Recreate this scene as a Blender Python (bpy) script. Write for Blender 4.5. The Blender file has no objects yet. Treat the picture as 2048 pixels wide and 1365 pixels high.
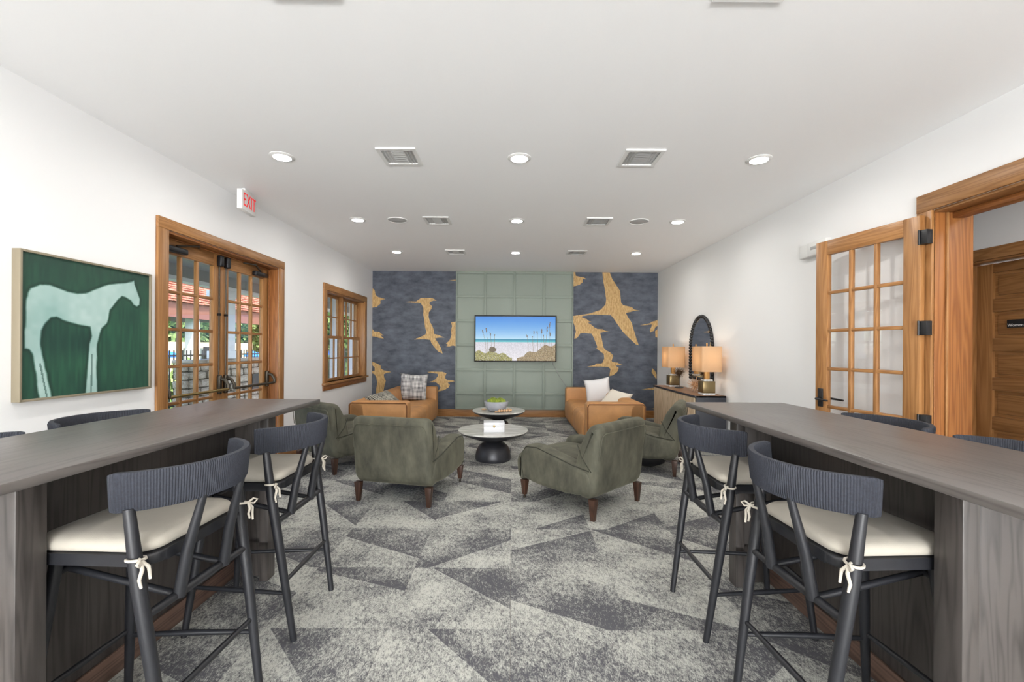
import bpy, bmesh, math, random
import numpy as np
from mathutils import Vector, Matrix
R = random.Random(7)
PI = math.pi
sc = bpy.context.scene
C = sc.collection

# ------------------------------------------------------------------ camera, world, sun, large lights, exposure
cd = bpy.data.cameras.new('camera'); cam = bpy.data.objects.new('camera', cd); C.objects.link(cam)
cd.sensor_width = 36.0; cd.lens = 885/2048*36; cd.shift_y = 13.7/2048; cd.clip_start = 0.02; cd.clip_end = 300
cam.matrix_world = Matrix.Translation((0, 0, 1.403)) @ Matrix.Rotation(PI/2, 4, 'X') @ Matrix.Rotation(0.0062, 4, 'Z')
sc.camera = cam
sc.view_settings.view_transform = 'Standard'; sc.view_settings.look = 'None'
sc.view_settings.gamma = 1.0; sc.view_settings.use_curve_mapping = False
sc.view_settings.exposure = -0.08
W = bpy.data.worlds.new('world'); sc.world = W; W.use_nodes = True
wn = W.node_tree.nodes; wl = W.node_tree.links
sky = wn.new('ShaderNodeTexSky'); sky.sky_type = 'NISHITA'; sky.sun_disc = False
sky.sun_elevation = math.radians(58); sky.sun_rotation = math.radians(120); sky.air_density = 1.0; sky.dust_density = 2.0
bgn = wn['Background']; wl.new(sky.outputs[0], bgn.inputs[0]); bgn.inputs[1].default_value = 1.1
sd = bpy.data.lights.new('sun', 'SUN'); sd.energy = 10.0; sd.angle = math.radians(0.6); sd.color = (1, .95, .88)
sun = bpy.data.objects.new('sun', sd); C.objects.link(sun)
sun.rotation_euler = (math.radians(28), math.radians(22), 0)
def area(name, loc, rot, sx, sy, e, col=(1, 1, 1)):
    d = bpy.data.lights.new(name, 'AREA'); d.shape = 'RECTANGLE'; d.size = sx; d.size_y = sy; d.energy = e; d.color = col
    o = bpy.data.objects.new(name, d); C.objects.link(o); o.location = loc; o.rotation_euler = rot; return o
# added fill lamp behind the camera, standing in for sky light
area('rear_fill_light', (0.05, -7.05, 1.75), (PI/2, 0, 0), 5.2, 1.8, 60, (1.0, 1.0, 1.0))
# added lamp behind the camera, tilted up to brighten the ceiling
area('rear_ceiling_fill', (0.05, -7.0, .75), (PI/2+.40, 0, 0), 5.2, 1.0, 1080, (1.0, 1.0, 1.0))

# ------------------------------------------------------------------ helpers
def build(name, bm, m, parent=None, smooth=None, bevel=0, seg=2, loc=None):
    if bevel:
        bmesh.ops.bevel(bm, geom=bm.edges[:], offset=bevel, segments=seg, affect='EDGES', profile=.5, clamp_overlap=True)
    bmesh.ops.recalc_face_normals(bm, faces=bm.faces[:])
    me = bpy.data.meshes.new(name); bm.to_mesh(me); bm.free()
    if m is not None: me.materials.append(m)
    if smooth is None and bevel: smooth = 40
    if smooth:
        me.polygons.foreach_set('use_smooth', [True]*len(me.polygons))
        if smooth < 179: me.set_sharp_from_angle(angle=math.radians(smooth))
    o = bpy.data.objects.new(name, me); C.objects.link(o)
    if parent is not None: o.parent = parent
    if loc is not None: o.location = loc
    return o
def inst(name, mesh, parent=None, loc=(0, 0, 0), rot=(0, 0, 0), scale=(1, 1, 1)):
    o = bpy.data.objects.new(name, mesh); C.objects.link(o); o.parent = parent
    o.location = loc; o.rotation_euler = rot; o.scale = scale; return o
def thing(name, label, cat, loc=(0, 0, 0), rz=0, group=None, kind=None):
    o = bpy.data.objects.new(name, None); C.objects.link(o); o.empty_display_size = .1
    o.location = loc; o.rotation_euler = (0, 0, rz); return tag(o, label, cat, group, kind)
def tag(o, label, cat=None, group=None, kind=None):
    o['label'] = label
    if cat: o['category'] = cat
    if group: o['group'] = group
    if kind: o['kind'] = kind
    return o
def struct(o, label): o['kind'] = 'structure'; o['label'] = label; return o
def copy_tree(o, parent=None):
    c = o.copy(); C.objects.link(c); c.parent = parent
    for ch in list(o.children): copy_tree(ch, c)
    return c
def NB(): return bmesh.new()
def box(bm, x0, x1, y0, y1, z0, z1):
    v = [bm.verts.new(p) for p in ((x0,y0,z0),(x1,y0,z0),(x1,y1,z0),(x0,y1,z0),(x0,y0,z1),(x1,y0,z1),(x1,y1,z1),(x0,y1,z1))]
    for f in ((0,3,2,1),(4,5,6,7),(0,1,5,4),(1,2,6,5),(2,3,7,6),(3,0,4,7)): bm.faces.new([v[i] for i in f])
    return bm
def B(*a): return box(NB(), *a)
def tube(bm, pts, radii, seg=8, cap=True, closed=False):
    pts = [Vector(p) for p in pts]; n = len(pts)
    if not hasattr(radii, '__len__'): radii = [radii]*n
    rings = []; prev = None
    for i, p in enumerate(pts):
        a = pts[i-1] if (i or closed) else p; b = pts[(i+1) % n] if (i < n-1 or closed) else p
        t = (b-a).normalized()
        if prev is None:
            ref = Vector((0, 0, 1)) if abs(t.z) < .9 else Vector((1, 0, 0)); u = t.cross(ref).normalized()
        else: u = (prev - t*prev.dot(t)).normalized()
        prev = u; w = t.cross(u)
        rings.append([bm.verts.new(p + (u*math.cos(2*PI*k/seg)+w*math.sin(2*PI*k/seg))*radii[i]) for k in range(seg)])
    for i in range(n if closed else n-1):
        A, D = rings[i], rings[(i+1) % n]
        for k in range(seg): bm.faces.new((A[k], A[(k+1) % seg], D[(k+1) % seg], D[k]))
    if cap and not closed: bm.faces.new(rings[0][::-1]); bm.faces.new(rings[-1])
    return bm
def T(pts, r, seg=8, **k): return tube(NB(), pts, r, seg, **k)
def lathe(bm, prof, seg=32, cx=0, cy=0):
    rings = []
    for r, z in prof:
        rings.append([bm.verts.new((cx, cy, z))] if r < 1e-6 else [bm.verts.new((cx+r*math.cos(2*PI*k/seg), cy+r*math.sin(2*PI*k/seg), z)) for k in range(seg)])
    for A, D in zip(rings, rings[1:]):
        for k in range(seg):
            k2 = (k+1) % seg
            if len(A) == 1 and len(D) == 1: continue
            if len(A) == 1: bm.faces.new((A[0], D[k], D[k2]))
            elif len(D) == 1: bm.faces.new((A[k], A[k2], D[0]))
            else: bm.faces.new((A[k], A[k2], D[k2], D[k]))
    return bm
def L(prof, seg=32, cx=0, cy=0): return lathe(NB(), prof, seg, cx, cy)
def prism(bm, pts, a, b, axis='z'):
    f = {'z': lambda p, h: (p[0], p[1], h), 'x': lambda p, h: (h, p[0], p[1]), 'y': lambda p, h: (p[0], h, p[1])}[axis]
    lo = [bm.verts.new(f(p, a)) for p in pts]; hi = [bm.verts.new(f(p, b)) for p in pts]; n = len(pts)
    bm.faces.new(lo[::-1]); bm.faces.new(hi)
    for i in range(n): bm.faces.new((lo[i], lo[(i+1) % n], hi[(i+1) % n], hi[i]))
    return bm
def P(pts, a, b, axis='z'): return prism(NB(), pts, a, b, axis)
def puff(poly, a, b, r, axis='x', n=5):
    """upholstered block: a side profile swept from a to b with rounded ends"""
    bm = NB(); N = len(poly); area2 = sum(poly[i][0]*poly[(i+1) % N][1]-poly[(i+1) % N][0]*poly[i][1] for i in range(N))
    if area2 < 0: poly = poly[::-1]
    nor = []
    for i in range(N):
        (x0, y0), (x2, y2) = poly[i-1], poly[(i+1) % N]; dx_, dy_ = x2-x0, y2-y0; q = math.hypot(dx_, dy_) or 1; nor.append((-dy_/q, dx_/q))
    st = [(a+r*(1-math.cos(PI/2*k/n)), r*(1-math.sin(PI/2*k/n))) for k in range(n+1)] + [(b-r*(1-math.cos(PI/2*k/n)), r*(1-math.sin(PI/2*k/n))) for k in range(n, -1, -1)]
    f = {'x': lambda p, h: (h, p[0], p[1]), 'y': lambda p, h: (p[0], h, p[1])}[axis]; rings = []
    for h, ins in st: rings.append([bm.verts.new(f((p[0]+m_[0]*ins, p[1]+m_[1]*ins), h)) for p, m_ in zip(poly, nor)])
    for A, D in zip(rings, rings[1:]):
        for i in range(N): bm.faces.new((A[i], A[(i+1) % N], D[(i+1) % N], D[i]))
    bm.faces.new(rings[0][::-1]); bm.faces.new(rings[-1]); return bm
def rrect(x0, x1, y0, y1, r, n=5):
    out = []
    for cx, cy, a0 in ((x1-r, y1-r, 0), (x0+r, y1-r, PI/2), (x0+r, y0+r, PI), (x1-r, y0+r, 1.5*PI)):
        for k in range(n+1): a = a0+PI/2*k/n; out.append((cx+r*math.cos(a), cy+r*math.sin(a)))
    return out
def smoothpoly(pts, it=2):
    for _ in range(it):
        q = []
        for i in range(len(pts)):
            a, b = pts[i], pts[(i+1) % len(pts)]
            q += [(a[0]*.75+b[0]*.25, a[1]*.75+b[1]*.25), (a[0]*.25+b[0]*.75, a[1]*.25+b[1]*.75)]
        pts = q
    return pts
def text_mesh(s, size, m, depth=.002):
    cu = bpy.data.curves.new('lettering', 'FONT'); cu.body = s; cu.size = size; cu.extrude = depth; cu.align_x = 'CENTER'; cu.align_y = 'CENTER'
    o = bpy.data.objects.new('lettering_tmp', cu); C.objects.link(o)
    bpy.context.view_layer.update()
    me = bpy.data.meshes.new_from_object(o.evaluated_get(bpy.context.evaluated_depsgraph_get()))
    bpy.data.objects.remove(o); bpy.data.curves.remove(cu); me.materials.clear(); me.materials.append(m); return me

# ------------------------------------------------------------------ materials
def newmat(name):
    m = bpy.data.materials.new(name); m.use_nodes = True; return m, m.node_tree.nodes, m.node_tree.links, m.node_tree.nodes['Principled BSDF']
def srgb(r, g, b): return tuple((c/255/12.92 if c/255 <= .04045 else ((c/255+.055)/1.055)**2.4) for c in (r, g, b)) + (1,)
def mat(name, col, rough=.5, metal=0, var=0, vscale=8, stretch=(1, 1, 1), bump=0, bscale=60, bstretch=None, sheen=0, spec=.5, col2=None, detail=6, emit=0):
    m, n, l, p = newmat(name)
    p.inputs['Roughness'].default_value = rough; p.inputs['Metallic'].default_value = metal
    p.inputs['Specular IOR Level'].default_value = spec; p.inputs['Base Color'].default_value = col
    if sheen: p.inputs['Sheen Weight'].default_value = sheen; p.inputs['Sheen Roughness'].default_value = .35; p.inputs['Sheen Tint'].default_value = tuple(min(1, c*3) for c in col[:3])+(1,)
    if emit: p.inputs['Emission Color'].default_value = col; p.inputs['Emission Strength'].default_value = emit
    tc = n.new('ShaderNodeTexCoord')
    if var or col2:
        mp = n.new('ShaderNodeMapping'); mp.inputs['Scale'].default_value = stretch; l.new(tc.outputs['Object'], mp.inputs[0])
        no = n.new('ShaderNodeTexNoise'); no.inputs['Scale'].default_value = vscale; no.inputs['Detail'].default_value = detail; no.inputs['Roughness'].default_value = .62
        l.new(mp.outputs[0], no.inputs['Vector'])
        rp = n.new('ShaderNodeValToRGB'); rp.color_ramp.elements[0].position = .3; rp.color_ramp.elements[1].position = .7
        rp.color_ramp.elements[0].color = tuple(c*(1-var) for c in col[:3])+(1,)
        rp.color_ramp.elements[1].color = col2 or tuple(min(1, c*(1+var)) for c in col[:3])+(1,)
        l.new(no.outputs['Fac'], rp.inputs[0]); l.new(rp.outputs[0], p.inputs['Base Color'])
    if bump:
        mp = n.new('ShaderNodeMapping'); mp.inputs['Scale'].default_value = bstretch or (1, 1, 1); l.new(tc.outputs['Object'], mp.inputs[0])
        no = n.new('ShaderNodeTexNoise'); no.inputs['Scale'].default_value = bscale; no.inputs['Detail'].default_value = 4; l.new(mp.outputs[0], no.inputs['Vector'])
        bp = n.new('ShaderNodeBump'); bp.inputs['Strength'].default_value = bump; bp.inputs['Distance'].default_value = .004
        l.new(no.outputs['Fac'], bp.inputs['Height']); l.new(bp.outputs[0], p.inputs['Normal'])
    return m
def wood(name, c1, c2, axis, rough=.38, scale=1.0, fine=.35):
    m, n, l, p = newmat(name); p.inputs['Roughness'].default_value = rough
    st = {'x': (.07, 1, 1), 'y': (1, .07, 1), 'z': (1, 1, .07)}[axis]
    tc = n.new('ShaderNodeTexCoord'); mp = n.new('ShaderNodeMapping'); mp.inputs['Scale'].default_value = st; l.new(tc.outputs['Object'], mp.inputs[0])
    n1 = n.new('ShaderNodeTexNoise'); n1.inputs['Scale'].default_value = 8*scale; n1.inputs['Detail'].default_value = 2; n1.inputs['Distortion'].default_value = .4; l.new(mp.outputs[0], n1.inputs['Vector'])
    mu = n.new('ShaderNodeMath'); mu.operation = 'MULTIPLY'; mu.inputs[1].default_value = 13; l.new(n1.outputs['Fac'], mu.inputs[0])
    pp = n.new('ShaderNodeMath'); pp.operation = 'PINGPONG'; pp.inputs[1].default_value = .5; l.new(mu.outputs[0], pp.inputs[0])
    n2 = n.new('ShaderNodeTexNoise'); n2.inputs['Scale'].default_value = 90*scale; n2.inputs['Detail'].default_value = 3; l.new(mp.outputs[0], n2.inputs['Vector'])
    ad = n.new('ShaderNodeMath'); ad.operation = 'MULTIPLY_ADD'; ad.inputs[1].default_value = fine; l.new(n2.outputs['Fac'], ad.inputs[0]); l.new(pp.outputs[0], ad.inputs[2])
    rp = n.new('ShaderNodeValToRGB'); rp.color_ramp.elements[0].position = .12; rp.color_ramp.elements[1].position = .62
    rp.color_ramp.elements[0].color = c2; rp.color_ramp.elements[1].color = c1
    l.new(ad.outputs[0], rp.inputs[0]); l.new(rp.outputs[0], p.inputs['Base Color'])
    bp = n.new('ShaderNodeBump'); bp.inputs['Strength'].default_value = .12; bp.inputs['Distance'].default_value = .002
    l.new(n2.outputs['Fac'], bp.inputs['Height']); l.new(bp.outputs[0], p.inputs['Normal'])
    return m
def emis(name, col, s):
    m, n, l, p = newmat(name); p.inputs['Base Color'].default_value = (0, 0, 0, 1); p.inputs['Emission Color'].default_value = col; p.inputs['Emission Strength'].default_value = s; return m
def vcol(name, emit=0, rough=.5):
    m, n, l, p = newmat(name); a = n.new('ShaderNodeVertexColor'); a.layer_name = 'Col'; p.inputs['Roughness'].default_value = rough
    if emit:
        p.inputs['Base Color'].default_value = (.01, .01, .01, 1); l.new(a.outputs[0], p.inputs['Emission Color']); p.inputs['Emission Strength'].default_value = emit
    else: l.new(a.outputs[0], p.inputs['Base Color'])
    return m
M = {}
M['wall'] = mat('white_wall_paint', srgb(240, 240, 240), .7, bump=.03, bscale=300)
M['ceil'] = mat('white_ceiling_paint', srgb(250, 250, 250), .8)
oak1, oak2 = srgb(163, 117, 71), srgb(135, 91, 49)
for ax in 'xyz': M['oak_'+ax] = wood('oak_'+ax, oak1, oak2, ax)
M['oakd_z'] = wood('red_oak_z', srgb(152, 98, 52), srgb(122, 73, 35), 'z'); M['oakd_y'] = wood('red_oak_y', srgb(152, 98, 52), srgb(122, 73, 35), 'y')
for ax in 'xyz': M['bar_'+ax] = wood('dark_bar_wood_'+ax, srgb(74, 69, 66), srgb(48, 44, 42), ax, .42, fine=.6)
M['bartop'] = wood('dark_bar_top', srgb(92, 87, 84), srgb(66, 62, 60), 'y', .36, fine=.7)
M['barbase'] = wood('brown_base_strip', srgb(110, 86, 74), srgb(74, 58, 50), 'y', .5)
M['black'] = mat('black_stool_lacquer', srgb(30, 31, 35), .4, var=.15, vscale=30)
M['cord'] = mat('navy_black_cord', srgb(40, 43, 52), .75, var=.3, vscale=120, bump=.4, bscale=400)
M['cush'] = mat('cream_linen', srgb(174, 168, 156), .9, var=.05, vscale=6, bump=.15, bscale=350, sheen=.1)
M['tie'] = mat('cream_tie', srgb(192, 185, 172), .9)
M['velvet'] = mat('olive_velvet', srgb(72, 71, 59), .8, var=.48, vscale=5.5, stretch=(1.6, 1.6, .7), bump=.15, bscale=200, sheen=.6)
M['velvetd'] = mat('olive_velvet_seam', srgb(46, 46, 36), .9)
M['leg'] = wood('walnut_leg', srgb(66, 43, 32), srgb(44, 28, 20), 'z', .4)
M['leather'] = mat('tan_leather', srgb(188, 136, 84), .52, var=.14, vscale=5, bump=.12, bscale=120)
M['leather_shade'] = mat('tan_leather_welt_shaded', srgb(128, 82, 44), .5)  # welt colour darkened to paint in a shadow line along the arm
M['metal_black'] = mat('black_metal', srgb(40, 40, 42), .4, metal=.6)
M['bronze'] = mat('dark_bronze', srgb(82, 76, 68), .4, metal=.8)
M['brassbar'] = mat('worn_brass', srgb(150, 128, 82), .35, metal=.9)
M['darktable'] = mat('blackened_metal', srgb(46, 46, 50), .4, metal=.3, var=.25, vscale=9)
M['mural'] = mat('slate_grasscloth', srgb(66, 72, 82), .75, col2=srgb(104, 110, 122), var=.12, vscale=4, stretch=(1, 1, 2), bump=.3, bscale=260, bstretch=(.25, 1, 3), detail=12)
M['gold'] = mat('gold_leaf', srgb(160, 122, 68), .55, metal=.0, col2=srgb(216, 182, 124), vscale=14, stretch=(3, 1, 1), detail=10, bump=.3, bscale=80)
M['sage'] = mat('sage_paint', srgb(136, 146, 136), .55, bump=.1, bscale=300, bstretch=(.3, 1, 3))
M['plastic'] = mat('white_plastic', srgb(232, 232, 230), .5)
M['ventdark'] = mat('vent_shadow', srgb(214, 214, 214), .8)
M['grille'] = mat('speaker_grille', srgb(188, 188, 188), .8)
M['brass'] = mat('aged_brass', srgb(140, 122, 88), .33, metal=.85)
M['lampwood'] = mat('gold_column', srgb(196, 150, 90), .4, metal=.5)
M['acrylic'] = mat('clear_acrylic', srgb(210, 212, 214), .08, spec=.8, var=.3, vscale=40)
M['urchin'] = mat('bronze_spines', srgb(92, 70, 50), .45, metal=.4)
M['coral'] = mat('copper_spines', srgb(206, 168, 132), .5, metal=.3)
M['reed'] = wood('pale_reeded_oak', srgb(214, 194, 166), srgb(178, 154, 122), 'z', .55)
M['topwood'] = wood('brown_top_veneer', srgb(150, 112, 82), srgb(112, 80, 56), 'y', .4)
M['ink'] = mat('black_cabinet', srgb(44, 46, 54), .5)
M['mirror'] = mat('mirror_silver', (.86, .87, .88, 1), .03, metal=1)
M['whitebox'] = mat('white_inlay', srgb(202, 202, 204), .35, var=.06, vscale=25, stretch=(1, 1, 4))
M['marble'] = mat('pale_marble', srgb(150, 148, 142), .22, col2=srgb(208, 206, 200), vscale=3.5, stretch=(1, 5, 1), detail=9)
M['bowl'] = mat('grey_concrete', srgb(160, 162, 168), .8, var=.12, vscale=14, bump=.2)
M['moss'] = mat('green_moss', srgb(66, 84, 22), .95, col2=srgb(152, 168, 58), vscale=22, bump=.9, bscale=120)
M['bead'] = mat('pale_wood_bead', srgb(206, 166, 126), .55, var=.15, vscale=20)
M['pillow_w'] = mat('white_linen', srgb(226, 225, 226), .9, bump=.2, bscale=300)
M['pillow_c'] = mat('cream_linen_2', srgb(222, 214, 200), .9, bump=.2, bscale=300)
M['frame'] = mat('champagne_frame', srgb(140, 130, 110), .45, metal=.2)
M['rubber'] = mat('black_rubber', srgb(22, 22, 24), .6)
M['red'] = mat('exit_red', srgb(232, 44, 50), .5, emit=.45)
M['exitwhite'] = mat('exit_white', srgb(236, 236, 234), .5)
M['white_out'] = mat('white_exterior_paint', srgb(226, 228, 230), .6)
M['grey_out'] = mat('grey_soffit', srgb(150, 150, 148), .8)
M['stone'] = mat('field_stone', srgb(138, 120, 102), .9, col2=srgb(206, 194, 176), vscale=5, bump=.6, bscale=30)
M['mortar'] = mat('mortar', srgb(96, 88, 80), .95)
M['shingle'] = mat('terracotta_shingle', srgb(150, 84, 66), .85, col2=srgb(206, 138, 114), vscale=6)
M['fascia'] = mat('brown_fascia', srgb(128, 84, 66), .8)
M['paving'] = mat('pale_paving', srgb(186, 180, 170), .9, var=.08, vscale=3)
M['grass'] = mat('lawn', srgb(90, 118, 52), .95, var=.3, vscale=9)
M['leaf'] = mat('leaf_green', srgb(52, 78, 34), .7, col2=srgb(140, 160, 92), vscale=3)
M['bark'] = mat('bark', srgb(84, 70, 58), .95, var=.2)
M['blue'] = mat('blue_canvas', srgb(30, 112, 214), .7)
M['cedar'] = mat('cedar_fence', srgb(190, 164, 140), .85, var=.12, vscale=6)
M['lamp_white'] = emis('downlight_glow', (1, .97, .92, 1), 230)
M['hallwall'] = mat('hall_wall_paint', srgb(226, 226, 226), .7)
M['satin_black'] = mat('satin_black', srgb(30, 30, 32), .4)
# thin clear glass
m, n, l, p = newmat('window_glass'); n.remove(p)
tr = n.new('ShaderNodeBsdfTransparent'); gl = n.new('ShaderNodeBsdfGlossy'); gl.inputs['Roughness'].default_value = .02
fr = n.new('ShaderNodeLayerWeight'); fr.inputs[0].default_value = .5; mx = n.new('ShaderNodeMixShader')
f5 = n.new('ShaderNodeMath'); f5.operation = 'POWER'; f5.inputs[1].default_value = 4; fa = n.new('ShaderNodeMath'); fa.operation = 'MULTIPLY_ADD'; fa.inputs[1].default_value = .8; fa.inputs[2].default_value = .035
l.new(fr.outputs['Facing'], f5.inputs[0]); l.new(f5.outputs[0], fa.inputs[0]); l.new(fa.outputs[0], mx.inputs[0]); l.new(tr.outputs[0], mx.inputs[1]); l.new(gl.outputs[0], mx.inputs[2]); l.new(mx.outputs[0], n['Material Output'].inputs[0])
M['glass'] = m
# translucent lamp shade
m, n, l, p = newmat('linen_lamp_shade'); n.remove(p)
df = n.new('ShaderNodeBsdfDiffuse'); df.inputs[0].default_value = srgb(214, 190, 160); tl = n.new('ShaderNodeBsdfTranslucent'); tl.inputs[0].default_value = srgb(232, 208, 176)
tc = n.new('ShaderNodeTexCoord'); mp = n.new('ShaderNodeMapping'); mp.inputs['Scale'].default_value = (3, 3, 60); no = n.new('ShaderNodeTexNoise'); no.inputs['Scale'].default_value = 6
l.new(tc.outputs['Object'], mp.inputs[0]); l.new(mp.outputs[0], no.inputs['Vector']); bp = n.new('ShaderNodeBump'); bp.inputs['Strength'].default_value = .3; l.new(no.outputs['Fac'], bp.inputs['Height']); l.new(bp.outputs[0], df.inputs['Normal'])
mx = n.new('ShaderNodeMixShader'); mx.inputs[0].default_value = .5; l.new(df.outputs[0], mx.inputs[1]); l.new(tl.outputs[0], mx.inputs[2]); l.new(mx.outputs[0], n['Material Output'].inputs[0])
M['shade'] = m
# plaid pillow cloth
def plaid(name, ca, cb, f):
    m, n, l, p = newmat(name); p.inputs['Roughness'].default_value = .95
    tc = n.new('ShaderNodeTexCoord'); sp = n.new('ShaderNodeSeparateXYZ'); l.new(tc.outputs['Object'], sp.inputs[0]); outs = []
    for ax, fr in (('X', f), ('Y', f), ('X', f/7), ('Y', f/7)):
        a = n.new('ShaderNodeMath'); a.operation = 'MULTIPLY'; a.inputs[1].default_value = fr; l.new(sp.outputs[ax], a.inputs[0])
        b = n.new('ShaderNodeMath'); b.operation = 'SINE'; l.new(a.outputs[0], b.inputs[0])
        c = n.new('ShaderNodeMath'); c.operation = 'GREATER_THAN'; c.inputs[1].default_value = .1; l.new(b.outputs[0], c.inputs[0]); outs.append(c)
    s = None
    for o, wt in zip(outs, (.36, .36, .14, .14)):
        a = n.new('ShaderNodeMath'); a.operation = 'MULTIPLY_ADD'; a.inputs[1].default_value = wt; l.new(o.outputs[0], a.inputs[0])
        if s is None: a.inputs[2].default_value = 0
        else: l.new(s.outputs[0], a.inputs[2])
        s = a
    a = s
    mx = n.new('ShaderNodeMix'); mx.data_type = 'RGBA'; mx.inputs[6].default_value = ca; mx.inputs[7].default_value = cb
    l.new(a.outputs[0], mx.inputs[0]); l.new(mx.outputs[2], p.inputs['Base Color']); return m
M['plaid'] = plaid('grey_plaid', srgb(40, 42, 50), srgb(236, 234, 232), 260)
M['plaid2'] = plaid('dark_plaid', srgb(26, 28, 32), srgb(190, 186, 172), 230)
# carpet tile: light and dark wedges, worn and speckled; wedge line per tile from the object colour
m, n, l, p = newmat('carpet_tile_pile'); p.inputs['Roughness'].default_value = .95; p.inputs['Specular IOR Level'].default_value = .1
def math_(op, a, b=None, c=None):
    q = n.new('ShaderNodeMath'); q.operation = op
    for i, v in enumerate((a, b, c)):
        if v is None: continue
        if isinstance(v, (int, float)): q.inputs[i].default_value = v
        else: l.new(v, q.inputs[i])
    return q.outputs[0]
tc = n.new('ShaderNodeTexCoord'); oi = n.new('ShaderNodeObjectInfo'); sp = n.new('ShaderNodeSeparateXYZ'); l.new(tc.outputs['Object'], sp.inputs[0])
cs = n.new('ShaderNodeSeparateColor'); l.new(oi.outputs['Color'], cs.inputs[0])
ca = math_('MULTIPLY_ADD', cs.outputs[0], 2, -1); sa = math_('MULTIPLY_ADD', cs.outputs[1], 2, -1); of = math_('MULTIPLY_ADD', cs.outputs[2], .6, -.3)
d1 = math_('SUBTRACT', math_('MULTIPLY_ADD', sp.outputs[0], ca, math_('MULTIPLY', sp.outputs[1], sa)), of)
mask = math_('MULTIPLY', math_('GREATER_THAN', d1, 0.0), math_('MAXIMUM', math_('MULTIPLY_ADD', d1, -2.2, 1.0), 0.0))
geo = n.new('ShaderNodeNewGeometry')
def noise_(scale, detail, st=None, rough=.6):
    q = n.new('ShaderNodeTexNoise'); q.inputs['Scale'].default_value = scale; q.inputs['Detail'].default_value = detail; q.inputs['Roughness'].default_value = rough
    if st:
        mp = n.new('ShaderNodeMapping'); mp.inputs['Scale'].default_value = st; mp.inputs['Rotation'].default_value = (0, 0, .5); l.new(geo.outputs['Position'], mp.inputs[0]); l.new(mp.outputs[0], q.inputs['Vector'])
    else: l.new(geo.outputs['Position'], q.inputs['Vector'])
    return q.outputs['Fac']
big = noise_(3.2, 3); fine = noise_(48, 6, (1, .55, 1), .78); grit = noise_(170, 3, (1, .45, 1), .8)
k = math_('ADD', math_('MULTIPLY', math_('SUBTRACT', 1, mask), .06), math_('MULTIPLY', mask, -.085))
s = math_('ADD', math_('ADD', math_('MULTIPLY_ADD', fine, .8, math_('MULTIPLY', grit, .7)), k), math_('MULTIPLY_ADD', big, .5, -.40))
rp = n.new('ShaderNodeValToRGB'); rp.color_ramp.elements[0].position = .51; rp.color_ramp.elements[1].position = .75
rp.color_ramp.elements[0].color = srgb(86, 86, 90); rp.color_ramp.elements[1].color = srgb(186, 186, 178)
l.new(s, rp.inputs[0]); l.new(rp.outputs[0], p.inputs['Base Color'])
bp = n.new('ShaderNodeBump'); bp.inputs['Strength'].default_value = .5; bp.inputs['Distance'].default_value = .004; l.new(grit, bp.inputs['Height']); l.new(bp.outputs[0], p.inputs['Normal'])
M['carpet'] = m

# ------------------------------------------------------------------ room shell
XL, XR, YB, YR, H = -2.842, 2.955, 9.0, -6.9, 2.95
DL0, DL1, DLT = 3.635, 5.375, 2.355          # left door opening
WL0, WL1, WB, WT = 6.76, 8.49, .85, 2.27     # left window opening
DR0, DR1, DRT = 1.36, 3.10, 2.39             # right doorway
fl = struct(build('floor', B(XL-.2, XR+.25, YR-.2, YB+.15, -.12, -.009), M['mortar']), 'floor of the lounge covered in grey carpet tiles')
tile_me = None
ts = .61
bm = B(-ts/2+.0007, ts/2-.0007, -ts/2+.0007, ts/2-.0007, -.008, 0)
t0 = build('carpet_tile', bm, M['carpet'], fl); tile_me = t0.data; first = True
iy0 = -15
for iy in range(iy0, 15):
    for ix in range(-5, 6):
        cx, cy = .305-.305+ix*ts+.0, 2.205-ts/2+iy*ts-.305+.305
        cx += ts/2
        x0, x1 = cx-ts/2, cx+ts/2
        if x1 < XL or x0 > XR or cy+ts/2 < YR or cy-ts/2 > YB: continue
        lx0, lx1 = max(x0, XL), min(x1, XR); ly0, ly1 = max(cy-ts/2, YR), min(cy+ts/2, YB)
        if lx1-lx0 < ts-.01 or ly1-ly0 < ts-.01:
            o = build('carpet_tile', B(lx0-cx+.0007, lx1-cx-.0007, ly0-cy+.0007, ly1-cy-.0007, -.008, 0), M['carpet'], fl)
        elif first: o = t0; first = False
        else: o = inst('carpet_tile', tile_me, fl)
        o.location = (cx, cy, 0)
        a = R.choice([.95, .8, 1.1, .9, 2.2, -2.1, -.95]) + R.uniform(-.12, .12)
        o.color = ((math.cos(a)+1)/2, (math.sin(a)+1)/2, R.uniform(.15, .85), 1)
struct(build('ceiling', B(XL-.2, XR+.25, YR-.2, YB+.15, H, H+.12), M['ceil']), 'flat white ceiling with recessed lights and vents')
bm = NB()   # left wall with door and window openings
for y0, y1, z0, z1 in ((YR, DL0, 0, H), (DL0, DL1, DLT, H), (DL1, WL0, 0, H), (WL0, WL1, 0, WB), (WL0, WL1, WT, H), (WL1, YB, 0, H)): box(bm, XL-.2, XL, y0, y1, z0, z1)
struct(build('wall_left', bm, M['wall']), 'white painted left wall with double doors and window')
bm = NB()
for y0, y1, z0, z1 in ((YR, DR0, 0, H), (DR0, DR1, DRT, H), (DR1, YB, 0, H)): box(bm, XR, XR+.25, y0, y1, z0, z1)
struct(build('wall_right', bm, M['wall']), 'white painted right wall with wide wooden doorway')
struct(build('wall_back', B(XL-.2, XR+.25, YB, YB+.15, 0, H), M['wall']), 'back wall behind the bird mural and sage panelling')
bm = NB()
for x0, x1, z0, z1 in ((XL, -2.6, 0, H), (2.7, XR, 0, H), (-2.6, 2.7, 0, .15), (-2.6, 2.7, 2.75, H)): box(bm, x0, x1, YR-.15, YR, z0, z1)
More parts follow.
